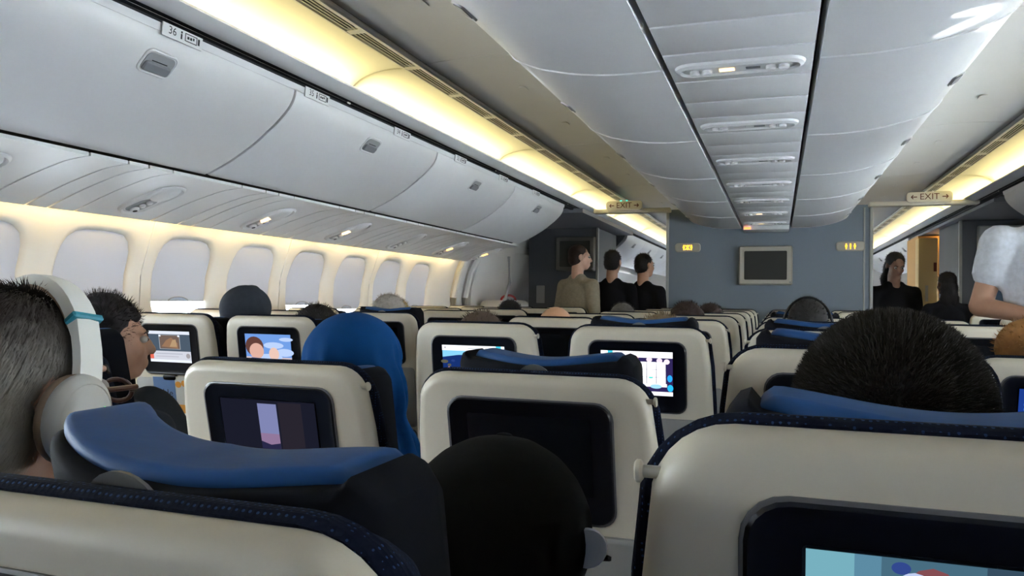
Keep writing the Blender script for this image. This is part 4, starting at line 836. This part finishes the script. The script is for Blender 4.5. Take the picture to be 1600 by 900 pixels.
# woman in a blue headscarf
p4, M4 = seated('woman in a blue headscarf seated in the second row', (-0.82, 1.20), (-0.838, 1.42, -0.155), BROWN, ('blue_robe', (0.004, 0.036, 0.125)), None, vox=0.010)
hj = MB(); hj.ell((0, -0.015, 0.030), (0.100, 0.112, 0.094)); hj.ell((0.012, -0.035, -0.06), (0.113, 0.100, 0.15)); hj.ell((0.025, -0.03, -0.18), (0.125, 0.105, 0.14)); hj.ell((0.04, -0.02, -0.29), (0.16, 0.12, 0.12))
hme = bake(hj.xf(M4), 'headscarf', [mat('scarf_blue', (0.002, 0.036, 0.125), 0.9, spec=0.1, noise_amt=0.12, nscale=30, bump=0.1)], 0.008, 6)
c0 = M4.translation
for v in hme.vertices:
    d = v.co-c0; a = math.atan2(d.y, d.x); lo = max(0.0, min(1.0, (0.08-d.z)/0.24)); fold = math.sin(a*13+d.z*16+2.0*math.sin(a*3))+0.5*math.sin(a*23-d.z*9)
    v.co += Vector((math.cos(a), math.sin(a), 0))*fold*0.013*lo
child(p4, 'headscarf', hme)
# man in profile in the left block
p5, M5 = seated('dark-haired man in a grey jacket beside the web page screen, face in profile', (-1.72, 1.475), (-1.835, 1.73, -0.135), TAN, ('grey_jacket', (0.022, 0.025, 0.030)), ('dark_curls', (0.014, 0.011, 0.012)), yaw=-38, style='curly', vox=0.008, strand=(2600, 0.02, 0.0008, (0, 0, 0.3), 0.8, None))
# hooded neighbour and the heads further ahead
p6, M6 = seated('person under a grey hood by the left windows', (-2.130, 2.26), (-2.145, 2.74, -0.085), PALE, ('hood_grey', (0.028, 0.033, 0.042)), None, vox=0.012)
hj = MB(); hj.ell((0, -0.02, 0.03), (0.105, 0.115, 0.100)); hj.ell((0, -0.05, -0.07), (0.105, 0.09, 0.12)); hj.ell((0, 0.02, 0.10), (0.030, 0.05, 0.032)); child(p6, 'hood', bake(hj.xf(M6), 'hood', [cloth('hood_grey', (0.028, 0.033, 0.042))], 0.010, 5))
FAR = [('dark-haired person seated in front of the cartoon screen', (-1.695, 2.26), (-1.70, 2.60, -0.150), PALE, ('black', (0.012, 0.011, 0.011)), 'short', ('navy_top', (0.02, 0.025, 0.05))),
 ('white-haired person seated on the left aisle, beyond the blue headscarf', (-1.695, 3.045), (-1.80, 3.37, -0.105), PALE, ('white', (0.36, 0.33, 0.31)), 'short', ('grey_top', (0.1, 0.1, 0.11))),
 ('brown-haired person seated in front of the flight map screen', (-0.82, 2.02), (-0.915, 2.35, -0.162), TAN, ('mid_brown', (0.075, 0.052, 0.040)), 'short', ('olive_top', (0.05, 0.05, 0.04))),
 ('bald man seated two rows ahead of the flight map screen', (-0.82, 2.805), (-0.890, 3.14, -0.146), ('bald', (0.55, 0.31, 0.19)), None, 'short', ('grey_top', (0.1, 0.1, 0.11))),
 ('grey-haired person seated below the man in the dark suit', (-0.82, 4.375), (-0.897, 4.66, -0.140), PALE, ('ash_grey', (0.11, 0.105, 0.10)), 'short', ('navy_top', (0.02, 0.025, 0.05))),
 ('sandy-haired person seated in front of the game screen', (-0.355, 2.02), (-0.335, 2.36, -0.162), PALE, ('sandy', (0.17, 0.12, 0.07)), 'short', ('olive_top', (0.05, 0.05, 0.04))),
 ('dark brown-haired person seated left of the centre monitor, nearer of two', (-0.355, 3.59), (-0.430, 3.90, -0.143), TAN, ('dark_brown', (0.030, 0.018, 0.015)), 'curly', ('navy_top', (0.02, 0.025, 0.05))),
 ('dark-haired person seated left of the centre monitor, farther of two', (-0.355, 4.375), (-0.385, 4.70, -0.135), TAN, ('dark_brown', (0.030, 0.018, 0.015)), 'short', ('grey_top', (0.1, 0.1, 0.11))),
 ('person with dark hair and black headphones below the centre monitor', (0.11, 3.09), (0.113, 3.40, -0.108), BROWN, ('soft_black', (0.016, 0.014, 0.013)), 'short', ('navy_top', (0.02, 0.025, 0.05))),
 ('person with ginger hair at the right edge of the picture', (0.575, 2.02), (0.632, 2.40, -0.160), PALE, ('ginger', (0.28, 0.13, 0.04)), 'long', ('olive_top', (0.05, 0.05, 0.04))),
 ('dark-haired person seated near the exit door in the left block', (-1.695, 4.615), (-1.72, 4.93, -0.130), TAN, ('black', (0.012, 0.011, 0.011)), 'short', ('navy_top', (0.02, 0.025, 0.05))),
 ('blond person by the left windows, beside the white-haired person', (-2.130, 3.83), (-2.16, 4.13, -0.125), PALE, ('straw', (0.30, 0.22, 0.09)), 'short', ('grey_top', (0.1, 0.1, 0.11)))]
for lb, sxy, hd, sk_, hr, st, tp in FAR:
    pp, MM = seated(lb, sxy, hd, sk_, tp, hr, style=st, vox=0.012, strand=(900, 0.016, 0.0010, (0, -0.2, 0.1), 0.7, None) if hr else None)
    if 'black headphones' in lb:
        hq = thing('headphones', 'black headphones with a pinkish-red strap on the person below the centre monitor', 'headphones', tuple(MM @ Vector((0, 0, -0.05))))
        part('headband', MB().tube([(0.098*math.cos(a), -0.01, -0.01+0.135*math.sin(a)) for a in [math.pi*k/20 for k in range(21)]], 0.006, 8).xf(MM), M_BEZEL, hq)
        for sg in (-1, 1): part('ear_cup', MB().ell((sg*0.092, -0.01, -0.02), (0.020, 0.034, 0.042)).xf(MM), M_BEZEL, hq)
        part('strap', MB().tube([(-0.10, -0.055, -0.02), (-0.07, -0.115, -0.012), (0, -0.132, -0.016), (0.06, -0.120, -0.012)], 0.004, 6).xf(MM), mat('strap_red', (0.5, 0.06, 0.08), 0.5), hq)
# ---- people standing
def standing(label, xy, top_z, skin, top, trs, hair, yaw, style='short', sc=1.0, arms=None, hyaw=None, hpitch=0, short_sleeve=False, sub=None):
    x, y = xy; Ht = top_z+E; R = Matrix.Translation((x, y, 0)) @ Matrix.Rotation(math.radians(yaw), 4, 'Z'); k = Ht/1.75
    def L(a, b, c): return R @ Vector((a*k, b*k, c*k))
    M = head_M(L(0, 0.02, 1.63), yaw if hyaw is None else hyaw, hpitch, 0, k)
    sk = MB(); head_prims(sk, M); sk.caps(M @ Vector((0, -0.022, -0.05)), L(0, -0.01, 1.42), 0.054*k, 0.060*k); sk.caps(L(0, 0, 1.42), L(0, 0, 1.0), 0.06, 0.08)
    A = arms or [((-0.185, 0, 1.365), (-0.235, -0.02, 1.11), (-0.20, 0.13, 0.90), (0.1, 0.5, -1)), ((0.185, 0, 1.365), (0.235, -0.02, 1.11), (0.20, 0.13, 0.90), (-0.1, 0.5, -1))]
    for s_, e_, w_, hd in A:
        sk.caps(L(0, 0, 1.38), L(*s_), 0.04, 0.045); sk.caps(L(*s_), L(*e_), 0.047*k, 0.040*k); sk.caps(L(*e_), L(*w_), 0.041*k, 0.026*k); hand_prims(sk, L(*w_), R.to_3x3() @ Vector(hd), R.to_3x3() @ Vector((0, 0.7, 0.7)))
    p = finish(bake(sk, 'body', [skin_mat(*skin)], 0.009, 3), (x, y, 0), 'person', label)
    c = MB(); c.ell(L(0, 0, 1.22), (0.185*k, 0.12*k, 0.22*k), R.to_3x3()); c.ell(L(0, 0, 1.02), (0.155*k, 0.11*k, 0.20*k), R.to_3x3()); c.caps(L(0, -0.01, 1.40), L(0.168, 0, 1.368), 0.066*k, 0.060*k); c.caps(L(0, -0.01, 1.40), L(-0.168, 0, 1.368), 0.066*k, 0.060*k); c.caps(L(-0.05, -0.01, 1.425), L(0.05, -0.01, 1.425), 0.055*k, 0.055*k)
    c.ell(L(0, 0.0, 0.92), (0.165*k, 0.12*k, 0.10*k), R.to_3x3())
    for s_, e_, w_, hd in A:
        e1 = Vector(s_).lerp(Vector(e_), 0.46); 
        if short_sleeve: c.caps(L(*s_), L(*e1), 0.074*k, 0.066*k)
        else: c.caps(L(*s_), L(*e_), 0.066*k, 0.054*k); c.caps(L(*e_), L(*(Vector(e_).lerp(Vector(w_), 0.92))), 0.054*k, 0.038*k)
    child(p, 'top', bake(c, 'top', [cloth(*top)], 0.013, 5))
    t = MB(); t.caps(L(-0.07, 0, 0.90), L(0.07, 0, 0.90), 0.105*k, 0.105*k)
    for sg in (-1, 1): t.caps(L(sg*0.085, 0, 0.86), L(sg*0.10, 0.02, 0.48), 0.088*k, 0.062*k); t.caps(L(sg*0.10, 0.02, 0.48), L(sg*0.10, -0.01, 0.10), 0.062*k, 0.046*k)
    child(p, 'trousers', bake(t, 'trousers', [cloth(*trs)], 0.018, 4))
    s2 = MB()
    for sg in (-1, 1): s2.caps(L(sg*0.10, -0.03, 0.045), L(sg*0.11, 0.13, 0.036), 0.043*k, 0.036*k)
    child(p, 'shoes', bake(s2, 'shoes', [mat('shoe_black', (0.012, 0.012, 0.012), 0.4)], 0.014, 3))
    eyes(p, M)
    hb = bake(hair_prims(style, M), 'hair', [hairm(*hair)], 0.011, 3); child(p, 'hair', hb); strands(hb, 900, 0.016, 0.0012, (0, -0.1, -0.2), [hairm(*hair)], p, seed=len(label), lift=0.6)
    return p, M
BLK = ('black_suit', (0.006, 0.006, 0.008)); TRS = ('black_trousers', (0.01, 0.01, 0.013))
standing('standing person in a beige jumper by the dim lavatory monitor', (-1.79, 7.05), 0.515, PALE, ('beige_jumper', (0.30, 0.265, 0.20)), TRS, ('dark_brown', (0.030, 0.018, 0.015)), -30, hyaw=-62)
standing('man in a black suit standing with his back turned, middle of three', (-1.52, 7.32), 0.478, TAN, BLK, TRS, ('black', (0.012, 0.011, 0.011)), -8)
standing('dark-haired person in black standing nearest the left end of the bulkhead', (-1.235, 7.42), 0.45, TAN, BLK, ('dark_blue', (0.01, 0.015, 0.07)), ('black', (0.012, 0.011, 0.011)), -25, hyaw=-40)
standing('person with long dark hair in black looking down in the right aisle', (1.04, 8.1), 0.475, BROWN, BLK, TRS, ('black', (0.012, 0.011, 0.011)), 195, style='long', hpitch=-22)
standing('dark silhouette of a person standing before the orange galley', (1.42, 7.75), 0.28, BROWN, BLK, TRS, ('black', (0.012, 0.011, 0.011)), 20, style='long')
standing('man in a white T-shirt with bent bare arm at the right edge', (1.07, 3.66), 0.66, TAN, ('white_tee', (0.62, 0.65, 0.72)), ('grey_trousers', (0.08, 0.08, 0.09)), ('dark_brown', (0.030, 0.018, 0.015)), 172, short_sleeve=True,
         arms=[((-0.19, 0, 1.40), (-0.25, -0.03, 1.13), (-0.06, 0.20, 1.12), (1, 0.3, 0.1)), ((0.185, 0, 1.375), (0.250, 0.0, 1.135), (0.085, 0.19, 1.10), (-1, 0.25, 0.0))])
